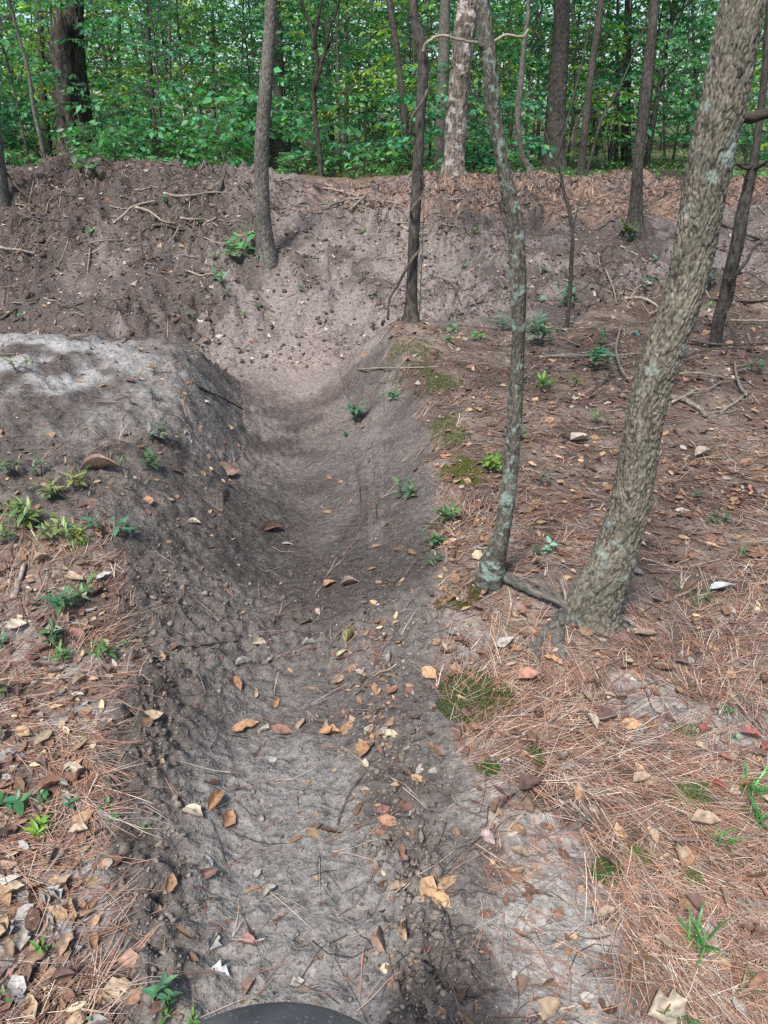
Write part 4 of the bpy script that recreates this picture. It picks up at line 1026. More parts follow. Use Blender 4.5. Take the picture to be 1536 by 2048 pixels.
hand = [(490, 1458, 62, .35, OR_, 0, 'orange tan leaf lying flat in the middle of the dirt rut'), (472, 1372, 52, 1.9, OR_, 3, 'folded orange leaf standing on the dirt left of the rut middle'), (552, 1408, 34, 1.2, OR_, 9, 'small orange leaf right of the folded orange leaf'), (510, 1388, 34, 1.5, TN, 9, 'thin tan leaf next to the folded orange leaf'),
 (455, 1640, 48, 1.2, OR_, 5, 'bright orange leaf beside a pale leaf in the lower rut'), (384, 1632, 50, -.5, PL, 1, 'pale pinkish leaf at the left side of the lower rut'), (430, 1605, 50, 1.0, OR_, 6, 'curled orange brown leaf above the bright orange leaf'), (340, 1770, 46, 1.4, OR_, 4, 'yellow orange leaf at the left edge of the lower rut'), (336, 1782, 24, .7, (.72, .55, .22), 7, 'small yellow leaf touching the yellow orange leaf'),
 (660, 1468, 44, -.1, OR_, 2, 'torn orange leaf right of the rut middle'), (602, 1450, 34, 1.1, TN, 4, 'small tan leaf between the orange and torn leaves'), (735, 1502, 52, .8, OR_, 8, 'crumpled orange leaf at the right side of the rut'), (732, 1530, 26, 1.8, PL, 1, 'pale pink leaf under the crumpled orange leaf'), (782, 1470, 36, -.6, (.66, .52, .30), 0, 'pale yellow leaf at the foot of the right bank'),
 (530, 1463, 22, .2, GRY, 1, 'small grey leaf near the flat orange leaf'), (885, 1805, 46, -.9, (.68, .40, .14), 5, 'bright yellow orange leaf on pale sand at lower right'), (813, 1862, 52, 1.4, (.56, .34, .18), 3, 'upright tan leaf on sand left of the yellow orange leaf'), (795, 1778, 36, .1, TN, 6, 'tan leaf at the right edge of the rut bottom'),
 (705, 1275, 50, .9, (.42, .34, .12), 3, 'olive brown leaf in the trench middle'), (685, 1308, 32, .6, (.68, .56, .24), 9, 'small yellow leaf below the olive brown leaf'), (636, 1225, 24, 1.8, PK, 4, 'pink leaf lying in the trench above the olive leaf'), (660, 1170, 30, .5, OR_, 8, 'orange brown leaf on the right side of the trench'), (545, 1060, 44, .3, DK, 6, 'dark brown curled leaf lying across the trench'),
 (387, 1049, 30, -.1, PL, 3, 'pale leaf on the left slope of the trench'), (575, 1090, 26, -.4, (.3, .26, .22), 9, 'grey brown leaf below the dark curled leaf'), (520, 1288, 30, -.2, (.5, .42, .26), 1, 'yellowish leaf above the folded orange leaf'), (537, 1318, 24, 1., GRY, 1, 'round grey leaf in the middle of the trench'), (490, 1330, 40, .2, GRY, 6, 'greyish folded leaf left of the round grey leaf'), (620, 1290, 32, 0, (.45, .44, .36), 2, 'pale greenish leaf right of the round grey leaf'), (720, 1350, 32, -1., PK, 4, 'pink leaf on the debris heap at right of the trench'), (680, 1365, 34, .1, (.4, .25, .16), 2, 'brown torn leaf on the debris heap'),
 (1105, 1330, 42, -.9, OR_, 0, 'orange leaf on needles below the oak root'), (1055, 1362, 50, .2, (.58, .25, .15), 5, 'large reddish orange leaf left of the orange root leaf'), (1443, 1183, 60, .1, (.6, .62, .58), 9, 'whitish leaf on the needles right of the oak'), (1180, 1452, 44, 1.7, PL, 3, 'pale tan leaf standing beside a dark purple leaf'), (1212, 1443, 48, .1, DK, 8, 'dark purple leaf right of the pale tan leaf'), (978, 1680, 44, 1.8, (.58, .40, .38), 1, 'pink leaf at the left edge of the right litter'), (1303, 1680, 40, 1.5, (.62, .38, .22), 4, 'orange tan leaf in the litter at lower right'), (1283, 1570, 46, .2, TN, 5, 'broad tan leaf in the needles right of the sandy patch'), (1410, 1655, 62, -.2, TN, 5, 'large tan leaf near the right grass tuft'), (1330, 2025, 90, .1, PL, 2, 'large pale leaf at the bottom right'), (1100, 2030, 60, .6, TN, 8, 'brown leaf at the bottom edge right of the rut'), (1060, 1580, 56, .3, DK, 8, 'dark crumpled leaf in the needle clump'), (1210, 1835, 46, .2, TN, 0, 'tan leaf lying below the mossy patch'), (1290, 1275, 44, -.2, (.36, .22, .15), 4, 'brown leaf on needles right of the oak foot'), (1160, 885, 50, .3, PL, 5, 'pale leaf left of the oak trunk, higher up'), (1405, 915, 44, .2, PL, 1, 'pale curled leaf on litter right of the oak'), (1290, 1050, 30, .3, TN, 4, 'tan leaf at the right side of the oak trunk'),
 (200, 940, 74, .05, (.34, .2, .12), 6, 'large curled brown leaf on the left bank'), (455, 945, 50, .2, (.36, .22, .16), 8, 'brown leaf heap at the left trench wall'), (130, 1780, 48, 1.0, (.55, .36, .22), 5, 'orange tan leaf in needles at lower left'), (32, 1790, 40, .3, (.60, .45, .26), 1, 'round tan leaf at the left edge'), (110, 1800, 44, -.8, WH, 2, 'whitish leaf beside the orange tan leaf at lower left'), (105, 1580, 56, .4, (.38, .17, .10), 3, 'red brown pointed leaf behind the bright weeds'), (90, 1485, 46, .9, TN, 4, 'tan leaf above the red brown pointed leaf'), (150, 1545, 44, -.4, PL, 0, 'pale tan leaf right of the left weeds'), (5, 1870, 56, 1.3, (.6, .38, .2), 5, 'orange leaf cut by the left edge'), (135, 1900, 50, 1.2, (.58, .38, .22), 1, 'tan orange leaf low in the left needles'), (265, 1930, 56, -.3, (.55, .28, .16), 8, 'rusty crumpled leaf left of the rut bottom'), (240, 1985, 70, 0, (.62, .44, .26), 5, 'broad pale orange leaf at lower left'), (130, 1965, 46, .1, DK, 6, 'dark maroon leaf in the lower left litter'), (210, 1160, 36, .7, (.6, .58, .5), 0, 'pale grey leaf above the left weeds'), (150, 1165, 44, -.5, TN, 4, 'tan leaf below the left shelf'), (85, 1125, 34, .6, TN, 1, 'light brown leaf at the left litter top'), (35, 1260, 40, .2, PL, 5, 'pale brown leaf near the left edge'), (110, 1270, 36, .2, (.6, .5, .4), 7, 'pale leaf between the two left weeds'), (495, 1890, 44, -.4, (.42, .2, .15), 8, 'reddish brown leaf in the rut bottom'), (425, 1885, 40, 1.2, GRY, 2, 'grey torn leaf in the rut bottom'), (440, 1950, 44, -.5, (.55, .56, .56), 2, 'pale grey leaf above the dark fender'), (415, 1750, 42, .3, (.30, .15, .12), 6, 'maroon curled leaf in the left rut edge'), (415, 1725, 36, -1., GRY, 0, 'grey pointed leaf above the maroon leaf'), (595, 1968, 30, .1, (.5, .42, .34), 5, 'beige round leaf just above the dark fender'), (500, 1975, 40, .9, (.40, .24, .17), 6, 'brown folded leaf left above the dark fender'), (765, 1880, 60, 1.6, (.44, .28, .18), 3, 'long brown leaf at the right of the rut bottom'), (1530, 1500, 40, .5, RD, 9, 'red leaf at the right edge'), (1500, 1480, 40, -.6, (.5, .13, .09), 2, 'bright red leaf beside the right edge leaf'), (1450, 1525, 30, -.9, RD, 9, 'narrow red leaf left of the bright red leaf'), (1435, 1580, 30, -.9, RD, 3, 'red curled leaf below the narrow red leaf'), (1405, 1465, 34, .8, RD, 9, 'small red leaf above the sandy moss'), (1490, 1575, 36, 0, RD, 9, 'red sliver leaf near the right grass'), (1520, 1790, 30, 1.5, RD, 9, 'dark red leaf at the end of the dark stick'), (700, 1170, 40, .0, (.3, .2, .16), 6, 'brown leaf at the right trench wall')]
for (u, v, w, a, c, t, lab) in hand:
    p = G(u, v); put_leaf(p[0], p[1], w * depth(p) / FPX, a + .2, c, t, lab)
LM = [(1185, 1240, 'the oak foot'), (975, 1165, 'the lichen trunk foot'), (950, 1395, 'the large moss patch'), (1443, 1183, 'the whitish leaf'), (885, 1805, 'the yellow orange leaf'), (1400, 1890, 'the lower right grass tuft'), (1500, 1590, 'the right edge grass tuft'), (1450, 1770, 'the dark stick'), (1215, 1745, 'the moss in the sandy hollow'), (1212, 1443, 'the dark purple leaf'), (1300, 2020, 'the large pale bottom leaf'), (78, 1655, 'the bright rosette'), (38, 1615, 'the glossy teal seedling'), (130, 1225, 'the fresh teal weed'), (215, 1315, 'the litter edge weed'), (60, 1050, 'the left shelf weeds'), (570, 2030, 'the dark fender'), (310, 2005, 'the bottom teal weed'), (490, 1458, 'the flat orange leaf'), (705, 1275, 'the olive brown leaf'), (472, 1372, 'the folded orange leaf'), (735, 1502, 'the crumpled orange leaf'), (455, 1640, 'the bright orange leaf'), (340, 1770, 'the yellow leaf pair'), (130, 1780, 'the whitish left leaf'), (240, 1985, 'the broad bottom left leaf'), (38, 1165, 'the short pale stick'), (300, 1655, 'the two-leaved seedling'), (1095, 1100, 'the turquoise plant'), (640, 1130, 'the trench middle')]
LEAFS = []
def more_leaves(n):
    r = np.random.default_rng(161); k = 0
    while k < n:
        x, y = [float(q[0]) for q in lod_points(1, 3.4, r, .6, .8)]
        s, dirt, litter, berm, lm = [float(q) for q in masks(np.array(x), np.array(y))]
        if r.random() > litter * (.9 if x < -.3 else .4) + .035 * dirt: continue
        ci = r.choice(9, p=[.16, .12, .16, .16, .12, .07, .07, .05, .09])
        zone = 'on the bare dirt of the trench' if dirt > .5 else ('in the litter of the left bank' if x < 0 else 'among needles on the right bank')
        cn = ['tan', 'light tan', 'brown', 'dark brown', 'very dark brown', 'pale grey', 'grey', 'sandy', 'maroon'][ci]
        p = np.array([x, y, float(HF(x, y))]); dd = depth(p); pu = 768 + x / dd * FPX; pv = 1024 + ((CAM_H - p[2]) * CP - y * SP) / dd * FPX
        q = min(LM, key=lambda m_: math.hypot(m_[0] - pu, m_[1] - pv)); du, dv = pu - q[0], pv - q[1]
        far_ = 'close ' if math.hypot(du, dv) < 70 else ''
        dr = ('right of' if du > 0 else 'left of') if abs(du) > abs(dv) else ('below' if dv > 0 else 'above')
        LEAFS.append(None); LEAFS[-1] = put_leaf(x, y, r.uniform(.024, .056), r.uniform(0, 6.28), np.array(TAN[ci]) * r.uniform(.7, 1.1), int(r.integers(10)), 'small %s dry leaf lying %s%s %s' % (cn, far_, dr, q[2]), '%s leaves %s' % (cn, zone), .35); k += 1
more_leaves(210)

# ------------------------------------------------------------------ sticks
def stick(pxs, w, mat, label, lift=.0, name='stick', arch=0.0, w1=None):
    P = []
    for k, q in enumerate(pxs):
        p = G(q[0], q[1]); f = k / (len(pxs) - 1)
        p[2] += lift * (.35 if p[1] > 7.2 else 1) + arch * math.sin(math.pi * f) + (q[2] if len(q) > 2 else 0); P.append(p)
    P = np.array(P); w = w * (.78 if P[0][1] > 5 else 1); r0 = .5 * w * depth(P[0]) / FPX; r1 = .5 * (w1 or w * .6) * depth(P[-1]) / FPX
    P[:, 2] += r0 * .6
    Q = smooth_path(P, 24); rr = np.random.default_rng(len(label) * 7 + int(pxs[0][0]))
    Q = Q + np.cumsum(rr.normal(0, r0 * .12, Q.shape), 0)
    b = Q[0].copy(); t = Tubes(); t.add(Q - b, np.linspace(r0, r1, 24) * (1 + .08 * rr.standard_normal(24)), 8)
    tot = np.linalg.norm(Q[-1] - Q[0])
    for k in range(2 if tot > 40 * r0 else 1 if tot > 22 * r0 else 0):      # broken side twigs
        i0 = int(rr.integers(5, 20)); d = Q[min(23, i0 + 2)] - Q[i0]; d /= np.linalg.norm(d)
        sd = np.cross(d, [0, 0, 1.]) * rr.choice([-1, 1]) * .8 + d * .6 + [0, 0, rr.uniform(-.05, .25)]
        ln = tot * rr.uniform(.1, .24); p0 = Q[i0] - b
        t.add([p0, p0 + sd * ln * .5 + rr.normal(0, .06 * ln, 3), p0 + sd * ln], [r0 * .5, r0 * .4, r0 * .22], 5)
    o = obj(name, t.me(name), M[mat], None, Vector(b))
    return tag(o, label, 'stick' if name == 'stick' else name.replace('_', ' '))
S = stick
S([(1008, 1168), (1040, 1190), (1068, 1210), (1105, 1228), (1135, 1245), (1165, 1272)], 23, 'grey', 'thick grey dead branch lying between the lichen trunk and the oak', .012, 'fallen_branch', .01, 10)
S([(1120, 1183, .05), (1130, 1215, .03), (1148, 1245, .02), (1166, 1272)], 9, 'stick', 'short grey stick leaning against the oak foot')
S([(1395, 1735), (1430, 1755), (1470, 1782), (1512, 1800)], 10, 'stickdark', 'dark stick on the needles at lower right')
S([(1090, 1452), (1130, 1420), (1165, 1398), (1205, 1385)], 5, 'stickpale', 'thin pale stick above the dark purple leaf')
S([(1045, 1375), (1100, 1380), (1170, 1388), (1225, 1385)], 5, 'stickpale', 'thin pale twig left of the reddish leaf')
S([(28, 1200), (38, 1165), (50, 1130)], 14, 'stickpale', 'short pale stick on the left litter')
S([(448, 1208), (470, 1192), (488, 1178)], 4, 'stickpale', 'thin pale twig in the trench')
S([(380, 1292), (430, 1288), (475, 1283)], 5, 'stickdark', 'dark twig lying across the left of the trench')
S([(682, 1495), (700, 1510), (722, 1530)], 6, 'stickpale', 'short pale stick by the crumpled orange leaf')
S([(675, 1650), (684, 1620), (700, 1585), (735, 1540)], 6, 'stickdark', 'curved dark root twig at the right of the rut')
S([(500, 1810), (530, 1790), (550, 1770), (570, 1762)], 4, 'stick', 'thin twig curving over the lower rut')
S([(510, 1985), (560, 1978), (610, 1975), (640, 1968)], 4, 'stick', 'thin twig just above the dark fender')
S([(905, 1878), (935, 1868), (968, 1862)], 6, 'stickdark', 'small dark twig on the pale sand')
S([(1255, 2012), (1262, 2030), (1272, 2050)], 9, 'stick', 'grey stick end at the bottom edge')
S([(1215, 1745), (1222, 1760), (1232, 1785)], 6, 'stick', 'grey twig beside the moss at lower right')
S([(1065, 1290), (1072, 1310), (1070, 1335)], 13, 'grey', 'grey root piece left of the oak root')
# right middle brush
S([(1078, 716), (1130, 714), (1200, 716), (1282, 712)], 9, 'stick', 'grey branch lying left of the oak at mid height')
S([(1255, 768), (1238, 740), (1232, 705), (1246, 660)], 8, 'stick', 'curved grey branch standing left of the oak', .03)
S([(1248, 600), (1290, 602), (1320, 622), (1300, 640)], 9, 'stickpale', 'pale forked branch left of the oak', .03)
S([(1260, 602), (1268, 585), (1282, 575)], 6, 'stickpale', 'short pale branch end above the pale forked branch', .04)
S([(1390, 596), (1440, 604), (1500, 606), (1550, 606)], 9, 'stickdark', 'long dark branch right of the oak, topmost in the brush', .05)
S([(1420, 655), (1480, 652), (1550, 655)], 10, 'stick', 'grey branch right of the slim edge trunk', .04)
S([(1380, 690), (1450, 698), (1550, 690)], 8, 'stickdark', 'dark branch behind the slim edge trunk foot', .03)
S([(1340, 755), (1400, 755), (1475, 765)], 7, 'stick', 'grey branch lying right of the oak at mid height', .02)
S([(1338, 800), (1370, 806), (1398, 822), (1412, 836)], 13, 'stick', 'thick grey branch end right of the oak', .01)
S([(1330, 745), (1400, 720), (1470, 712), (1545, 722)], 7, 'stickdark', 'long dark branch crossing behind the oak', .06)
S([(1180, 790), (1220, 760), (1240, 755)], 5, 'stickdark', 'thin dark twig left of the oak near the leafy plant', .01)
S([(1210, 540), (1225, 575), (1235, 610)], 5, 'stick', 'thin stick on the bank left of the oak', .02)
S([(1240, 495), (1270, 510), (1300, 530)], 6, 'stickpale', 'pale stick on the bank below the flared dark trunk', .02)
S([(1425, 448), (1450, 455), (1480, 470), (1520, 480)], 11, 'stickdark', 'dark branch on the bank right of the oak', .05)
S([(1490, 800), (1475, 770), (1468, 730)], 6, 'stick', 'thin grey stick standing near the right edge', .03)
S([(1440, 830), (1480, 800), (1500, 790)], 7, 'stick', 'grey stick in the litter at the right edge', .01)
# far bank
S([(328, 392), (350, 398), (385, 398), (420, 392), (450, 391)], 7, 'stickpale', 'long pale branch lying along the bank crest', .05)
S([(228, 450), (245, 438), (262, 422), (285, 414), (312, 409)], 7, 'stickpale', 'pale crooked branch on the left heap', .05)
S([(272, 420), (300, 430), (325, 448), (352, 455)], 7, 'stickpale', 'pale branch crossing the crooked one on the left heap', .05)
S([(305, 455), (330, 452), (360, 460), (395, 458)], 7, 'stickdark', 'dark branch below the pale crossing branches', .03)
S([(575, 500), (610, 510), (640, 518), (674, 528)], 5, 'stick', 'thin brown stick right of the bank tree', .03)
S([(438, 388), (445, 372, .03), (453, 352, .1)], 10, 'stickdark', 'dark stub sticking up on the crest', .02)
S([(0, 496), (35, 502), (72, 510)], 8, 'stick', 'brown stick at the left edge of the bank')
S([(10, 372, .2), (40, 395, .1), (75, 412), (100, 425)], 6, 'stickdark', 'dark branch on the left heap beside the grey trunk', .05)
S([(0, 640), (15, 632), (30, 622)], 9, 'stickdark', 'dark branch end above the sandy mound')
S([(655, 420), (685, 405), (720, 400)], 8, 'stick', 'brown branch on the crest right of the bank tree', .05)
S([(650, 372), (690, 388), (735, 405)], 6, 'stickpale', 'pale stick on the crest right of the bank tree', .07)
S([(700, 425), (730, 398), (755, 372)], 6, 'stickpale', 'pale stick slanting on the crest heap', .07)
S([(800, 440), (806, 452), (812, 462)], 12, 'stickpale', 'short pale wood piece left of the vine tree')
S([(860, 560, .05), (905, 575, .03), (925, 610, .0)], 5, 'stickdark', 'thin dark root on the bank right of the vine tree', .0)
S([(890, 632), (915, 630), (928, 628)], 8, 'stickdark', 'dark stick at the foot of the bank', .01)
S([(345, 480), (360, 450), (372, 430)], 4, 'stick', 'thin root hanging on the left heap', .02)
S([(180, 500), (175, 540), (172, 570)], 4, 'stick', 'thin root on the left bank slope', .02)
S([(355, 690), (368, 720), (372, 735)], 7, 'grey', 'root arching from the sandy mound edge', .03)
S([(365, 735), (400, 780), (450, 805), (488, 825)], 6, 'stickdark', 'dark root along the left bank edge', .02)
S([(715, 745), (760, 742), (840, 742), (880, 740)], 5, 'stickpale', 'thin pale root over the mossy bank end', .02)
S([(752, 1040), (748, 980, .08), (744, 920, .12)], 3, 'stickdark', 'thin dark dead stalk on the right trench wall')
S([(722, 1025), (715, 975, .06), (708, 935, .10)], 3, 'stickdark', 'thinner dead stalk left of the dark stalk')

def loose(n, box, w, mats, what, where, seed):
    r = np.random.default_rng(seed)
    for k in range(n):
        u, v = r.uniform(box[0], box[2]), r.uniform(box[1], box[3]); L_ = r.uniform(30, 95); a_ = r.normal(0, .55)
        pts = [(u + L_ * f * math.cos(a_), v + L_ * f * math.sin(a_) * .5 + r.normal(0, 3)) for f in (0, .35, .7, 1.)]
        mt = mats[int(r.integers(len(mats)))]
        o = S(pts, r.uniform(*w), mt, '%s %s stick %s' % (['thin', 'short', 'bent', 'crooked'][k % 4], {'stick': 'grey brown', 'stickdark': 'dark', 'stickpale': 'pale'}[mt], where), r.uniform(0, .03))
        o['group'] = 'loose sticks ' + where; LEAFS.append(o)
loose(12, (1060, 560, 1240, 860), (2.5, 6), ['stick', 'stickdark', 'stickpale'], '', 'in the brush left of the oak', 301)
loose(12, (1340, 560, 1500, 860), (2.5, 6), ['stickdark', 'stick', 'stickpale'], '', 'in the brush right of the oak', 304)
loose(22, (20, 375, 420, 620), (3, 6), ['stickdark', 'stick', 'stickdark', 'stickpale'], '', 'on the left heap of the bank', 302)
loose(22, (560, 372, 1250, 470), (3, 6), ['stickdark', 'stick', 'stickpale'], '', 'along the bank crest', 303)
# ------------------------------------------------------------------ weeds, seedlings, grass
def blade_leaf(w=.22, droop=.25, fold=.35, n=6):
    t = np.linspace(0, 1, n); pr = w * np.sin(math.pi * t ** .75) ** .9; pr[0] = .02; pr[-1] = .002
    V = []
    for i in range(n):
        for s in (-1, 0, 1): V.append([pr[i] * s, t[i], fold * pr[i] * abs(s) - droop * t[i] ** 2 + .04 * t[i]])
    F = [[i * 3 + j, i * 3 + j + 1, i * 3 + j + 4, i * 3 + j + 3] for i in range(n - 1) for j in (0, 1)]
    return mesh('leaf', np.array(V), np.array(F))
GL = {'lance': [blade_leaf(.15, .2), blade_leaf(.17, .4), blade_leaf(.13, .05)], 'broad': [blade_leaf(.21, .2, .25), blade_leaf(.24, .35, .2)], 'round': [blade_leaf(.33, .15, .15), blade_leaf(.38, .3, .2)]}
for L_ in GL.values():
    for me in L_: me.materials.append(M['leaf_green'])
def weed(u, v, kindn, size_px, label, nst=2, nleaf=6, c=(.06, .23, .09), group=None, up=1.0):
    """stems with separate leaves; size_px = plant height in photo pixels"""
    r = np.random.default_rng(int(u * 31 + v))
    p = G(u, v); sc = .86 * size_px * depth(p) / FPX
    e = empty('seedling', p, label, 'plant', group)
    T = Tubes()
    for s in range(nst):
        a = r.uniform(0, 6.28); ln = sc * r.uniform(.15, .7) * (s > 0 or nst > 2); hh = sc * r.uniform(.55, 1.) * up
        tip = np.array([math.cos(a) * ln, math.sin(a) * ln, hh]); base = np.array([math.cos(a) * ln * .35, math.sin(a) * ln * .35, -.01])
        mid = (tip + base) / 2 + [0, 0, .1 * hh]
        P = smooth_path(np.array([base, mid, tip]), 7); T.add(P, np.linspace(.0022, .0012, 7), 5)
        for k in range(nleaf):
            f = .45 + .55 * (k + 1) / nleaf if kindn != 'whorl' else 1
            q = np.array([np.interp(f, np.linspace(0, 1, 7), P[:, d]) for d in range(3)])
            an = k * 2.4 + r.uniform(-.3, .3) + a; el = r.uniform(-.05, .65) if k < nleaf - 1 else .8
            d = np.array([math.cos(an) * math.cos(el), math.sin(an) * math.cos(el), math.sin(el)])
            Lf = sc * {'lance': .62, 'broad': .62, 'round': .5}[kindn] * r.uniform(.5, 1.2)
            nm = np.array([0, 0, 1.]) + r.normal(0, .15, 3) - d * .2
            R = frames(d[None], nm[None])[0]
            g = GL[kindn][int(r.integers(len(GL[kindn])))]
            o = obj('leaf', g, None, e)
            o.matrix_basis = Matrix.Translation(q) @ Matrix(R.tolist()).to_4x4() @ Matrix.Scale(Lf, 4)
            b = r.uniform(.75, 1.35); g_ = .85 * c[1] * b; o.color = ((c[0] + .025) * b * r.uniform(.8, 1.35), g_, c[2] * b * r.uniform(.6, 1.0), 1)
    obj('stem', T.me('stem'), M['stickdark'], e)
    return e
TEAL = (.045, .22, .12); BRT = (.075, .27, .07); DKG = (.03, .13, .06)
W = weed
W(45, 1050, 'lance', 56, 'big clump of pale green lance-leaved weeds on the left shelf', 8, 7, (.11, .27, .10))
W(110, 1085, 'lance', 50, 'bright weed at the right end of the left shelf clump', 5, 7, (.12, .3, .10))
W(155, 1080, 'lance', 44, 'yellow green weed right of the left shelf clump', 4, 6, (.16, .3, .08))
W(15, 1085, 'lance', 48, 'weed at the left edge of the shelf clump', 4, 6, (.10, .26, .11))
W(110, 1000, 'lance', 46, 'pale grassy weed behind the shelf clump', 5, 7, (.15, .27, .12))
W(150, 985, 'lance', 50, 'small yellow green weed behind the shelf clump', 3, 6, (.18, .28, .09))
W(25, 950, 'lance', 45, 'grey green weed high on the left bank', 3, 6, (.09, .2, .10))
W(80, 950, 'lance', 40, 'small weed right of the grey green weed', 3, 5, (.08, .22, .12))
W(200, 1062, 'lance', 38, 'small teal weed at the left trench rim', 2, 6, TEAL)
W(250, 1078, 'lance', 48, 'teal weed with spread leaves at the left trench rim', 4, 6, TEAL)
W(130, 1225, 'lance', 58, 'fresh teal green weed on the left litter', 4, 7, TEAL)
W(175, 1205, 'lance', 46, 'green weed right of the fresh teal one', 3, 6, (.06, .25, .1))
W(100, 1290, 'lance', 56, 'dark green leafy weed below the fresh teal one', 3, 7, DKG)
W(125, 1330, 'lance', 46, 'bright little weed below the dark green one', 3, 6, (.05, .22, .06))
W(215, 1315, 'lance', 50, 'green weed at the litter edge beside the trench', 4, 6, (.05, .2, .06))
W(252, 1300, 'lance', 30, 'tiny weed right of the litter edge weed', 2, 5, (.05, .2, .06))
W(10, 1290, 'lance', 40, 'small teal weed at the left edge', 2, 6, TEAL)
W(10, 1395, 'lance', 34, 'tiny green weed low at the left edge', 2, 5, (.05, .22, .08))
W(2, 1475, 'broad', 36, 'teal weed cut by the left edge', 2, 5, TEAL)
W(38, 1615, 'broad', 62, 'upright teal seedling with glossy leaves at lower left', 2, 6, (.05, .25, .12), up=.7)
W(78, 1655, 'lance', 55, 'bright yellow green rosette at lower left', 2, 9, (.13, .36, .05), up=.5)
W(85, 1600, 'broad', 36, 'small green seedling right of the glossy teal one', 2, 4, (.04, .2, .08), up=.6)
W(142, 1615, 'broad', 46, 'teal seedling with three leaves at lower left', 1, 5, (.05, .24, .13), up=.5)
W(205, 1625, 'broad', 34, 'small seedling between the teal ones', 2, 4, (.04, .2, .07), up=.6)
W(228, 1640, 'broad', 28, 'tiny green seedling at the litter edge', 1, 4, (.05, .22, .07), up=.5)
W(290, 1655, 'broad', 34, 'two-leaved bright seedling on the rut side', 1, 3, (.05, .3, .09), up=.4)
W(310, 1582, 'round', 18, 'single green leaf sprout in the dirt', 1, 2, (.05, .3, .1), up=.3)
W(310, 2005, 'lance', 60, 'teal weed at the bottom left of the rut', 3, 6, TEAL, up=.6)
W(335, 2035, 'lance', 45, 'green weed at the bottom edge left of the fender', 2, 6, (.06, .26, .07), up=.6)
W(385, 2040, 'lance', 36, 'tiny bright weed touching the fender side', 2, 5, (.08, .28, .06), up=.6)
W(10, 1995, 'broad', 50, 'teal leaf pair at the bottom left corner', 2, 4, (.06, .24, .1), up=.4)
W(90, 1905, 'lance', 50, 'thin green weed in the lower left needles', 2, 4, (.08, .28, .06), up=.6)
W(185, 2045, 'broad', 46, 'single pale leaf weed at the bottom edge', 1, 2, (.12, .34, .2), up=.6)
W(320, 880, 'lance', 45, 'dusty blue green seedling on the left bank', 3, 8, (.10, .20, .15))
W(305, 945, 'broad', 45, 'dark green seedling on the left trench wall', 2, 7, (.02, .12, .06))
W(40, 748, 'lance', 40, 'yellowish seedling on the sandy mound', 3, 5, (.12, .2, .08))
W(65, 725, 'round', 24, 'pale teal leaf on the sandy mound', 1, 2, (.16, .36, .3), up=.4)
W(305, 800, 'lance', 30, 'small teal sprout on the mound side', 2, 5, (.09, .24, .14))
W(262, 808, 'round', 20, 'pale sprout left of the mound side sprout', 1, 3, (.13, .26, .15), up=.4)
W(310, 750, 'lance', 26, 'tiny teal sprout near the mound edge', 2, 4, TEAL)
W(525, 520, 'broad', 34, 'bright seedling at the right of the bank tree foot', 1, 6, (.06, .36, .14), up=.6)
W(485, 525, 'broad', 58, 'tall bright seedling left of the bank tree foot', 3, 6, (.06, .34, .12))
W(470, 495, 'broad', 36, 'bright seedling highest by the bank tree', 2, 5, (.06, .34, .12))
W(505, 490, 'broad', 34, 'seedling leaning on the bank tree', 2, 5, (.07, .36, .14))
W(445, 570, 'broad', 38, 'bright seedling below the bank tree group', 2, 6, (.07, .34, .15))
W(450, 590, 'broad', 28, 'pale seedling lowest of the bank tree group', 2, 5, (.14, .3, .18), up=.5)
W(430, 522, 'round', 24, 'yellowish seedling left of the bank tree group', 2, 4, (.14, .3, .14), up=.6)
for (u, v, c_, nm) in [(388, 637, (.03, .2, .06), 'dark green leaf sprout on the bank left of the trench mouth'), (490, 636, (.08, .32, .1), 'bright sprout on the bank above the trench mouth'), (518, 620, (.04, .18, .08), 'small dark sprout right of the bright bank sprout'), (182, 472, (.03, .26, .08), 'green sprout on the left heap'), (36, 640, (.05, .26, .14), 'sprout just above the sandy mound'), (600, 577, (.12, .26, .16), 'pale sprout in the middle of the bank'), (720, 565, (.1, .24, .12), 'sprout on the bank left of the vine tree'), (740, 600, (.07, .2, .08), 'small sprout below the bank sprout'), (720, 470, (.08, .24, .08), 'sprout high on the bank left of the vine tree'), (328, 405, (.08, .3, .18), 'sprout on the crest below the pale branch'), (400, 450, (.05, .2, .07), 'low green sprout right of the crossing branches'), (925, 540, (.12, .32, .22), 'pale sprout on the bank right of the vine tree'), (1090, 545, (.1, .24, .14), 'sprout on the bank left of the bare sapling'), (1088, 605, (.1, .42, .32), 'turquoise sprout at the bank foot'), (1312, 525, (.12, .44, .34), 'turquoise leaf sprout behind the oak'), (1262, 485, (.2, .42, .36), 'pale sprout below the flared trunk'), (955, 470, (.05, .2, .07), 'sprout right of the vine tree on the shelf'), (690, 872, (.05, .26, .14), 'tiny teal sprout on the right trench wall'), (995, 1295, (.03, .18, .08), 'dark sprout left of the oak root'), (1362, 1325, (.05, .26, .1), 'tiny sprout on the needles right of the oak'), (820, 485, (.07, .2, .08), 'sprout near the vine tree'), (1185, 1110, (.05, .24, .07), 'sprout touching the left side of the oak')]:
    W(u, v, 'round', 22, nm, 2, 3, c_, up=.6)
W(1195, 745, 'broad', 62, 'leafy teal plant left of the oak at mid height', 3, 7, (.06, .27, .14))
W(1200, 690, 'broad', 30, 'small leafy plant above the leafy teal plant', 2, 5, (.06, .25, .12))
W(715, 845, 'lance', 44, 'teal fern-like seedling on the right trench wall', 4, 7, TEAL)
W(780, 805, 'lance', 34, 'green seedling high on the right trench wall', 3, 6, (.05, .25, .08))
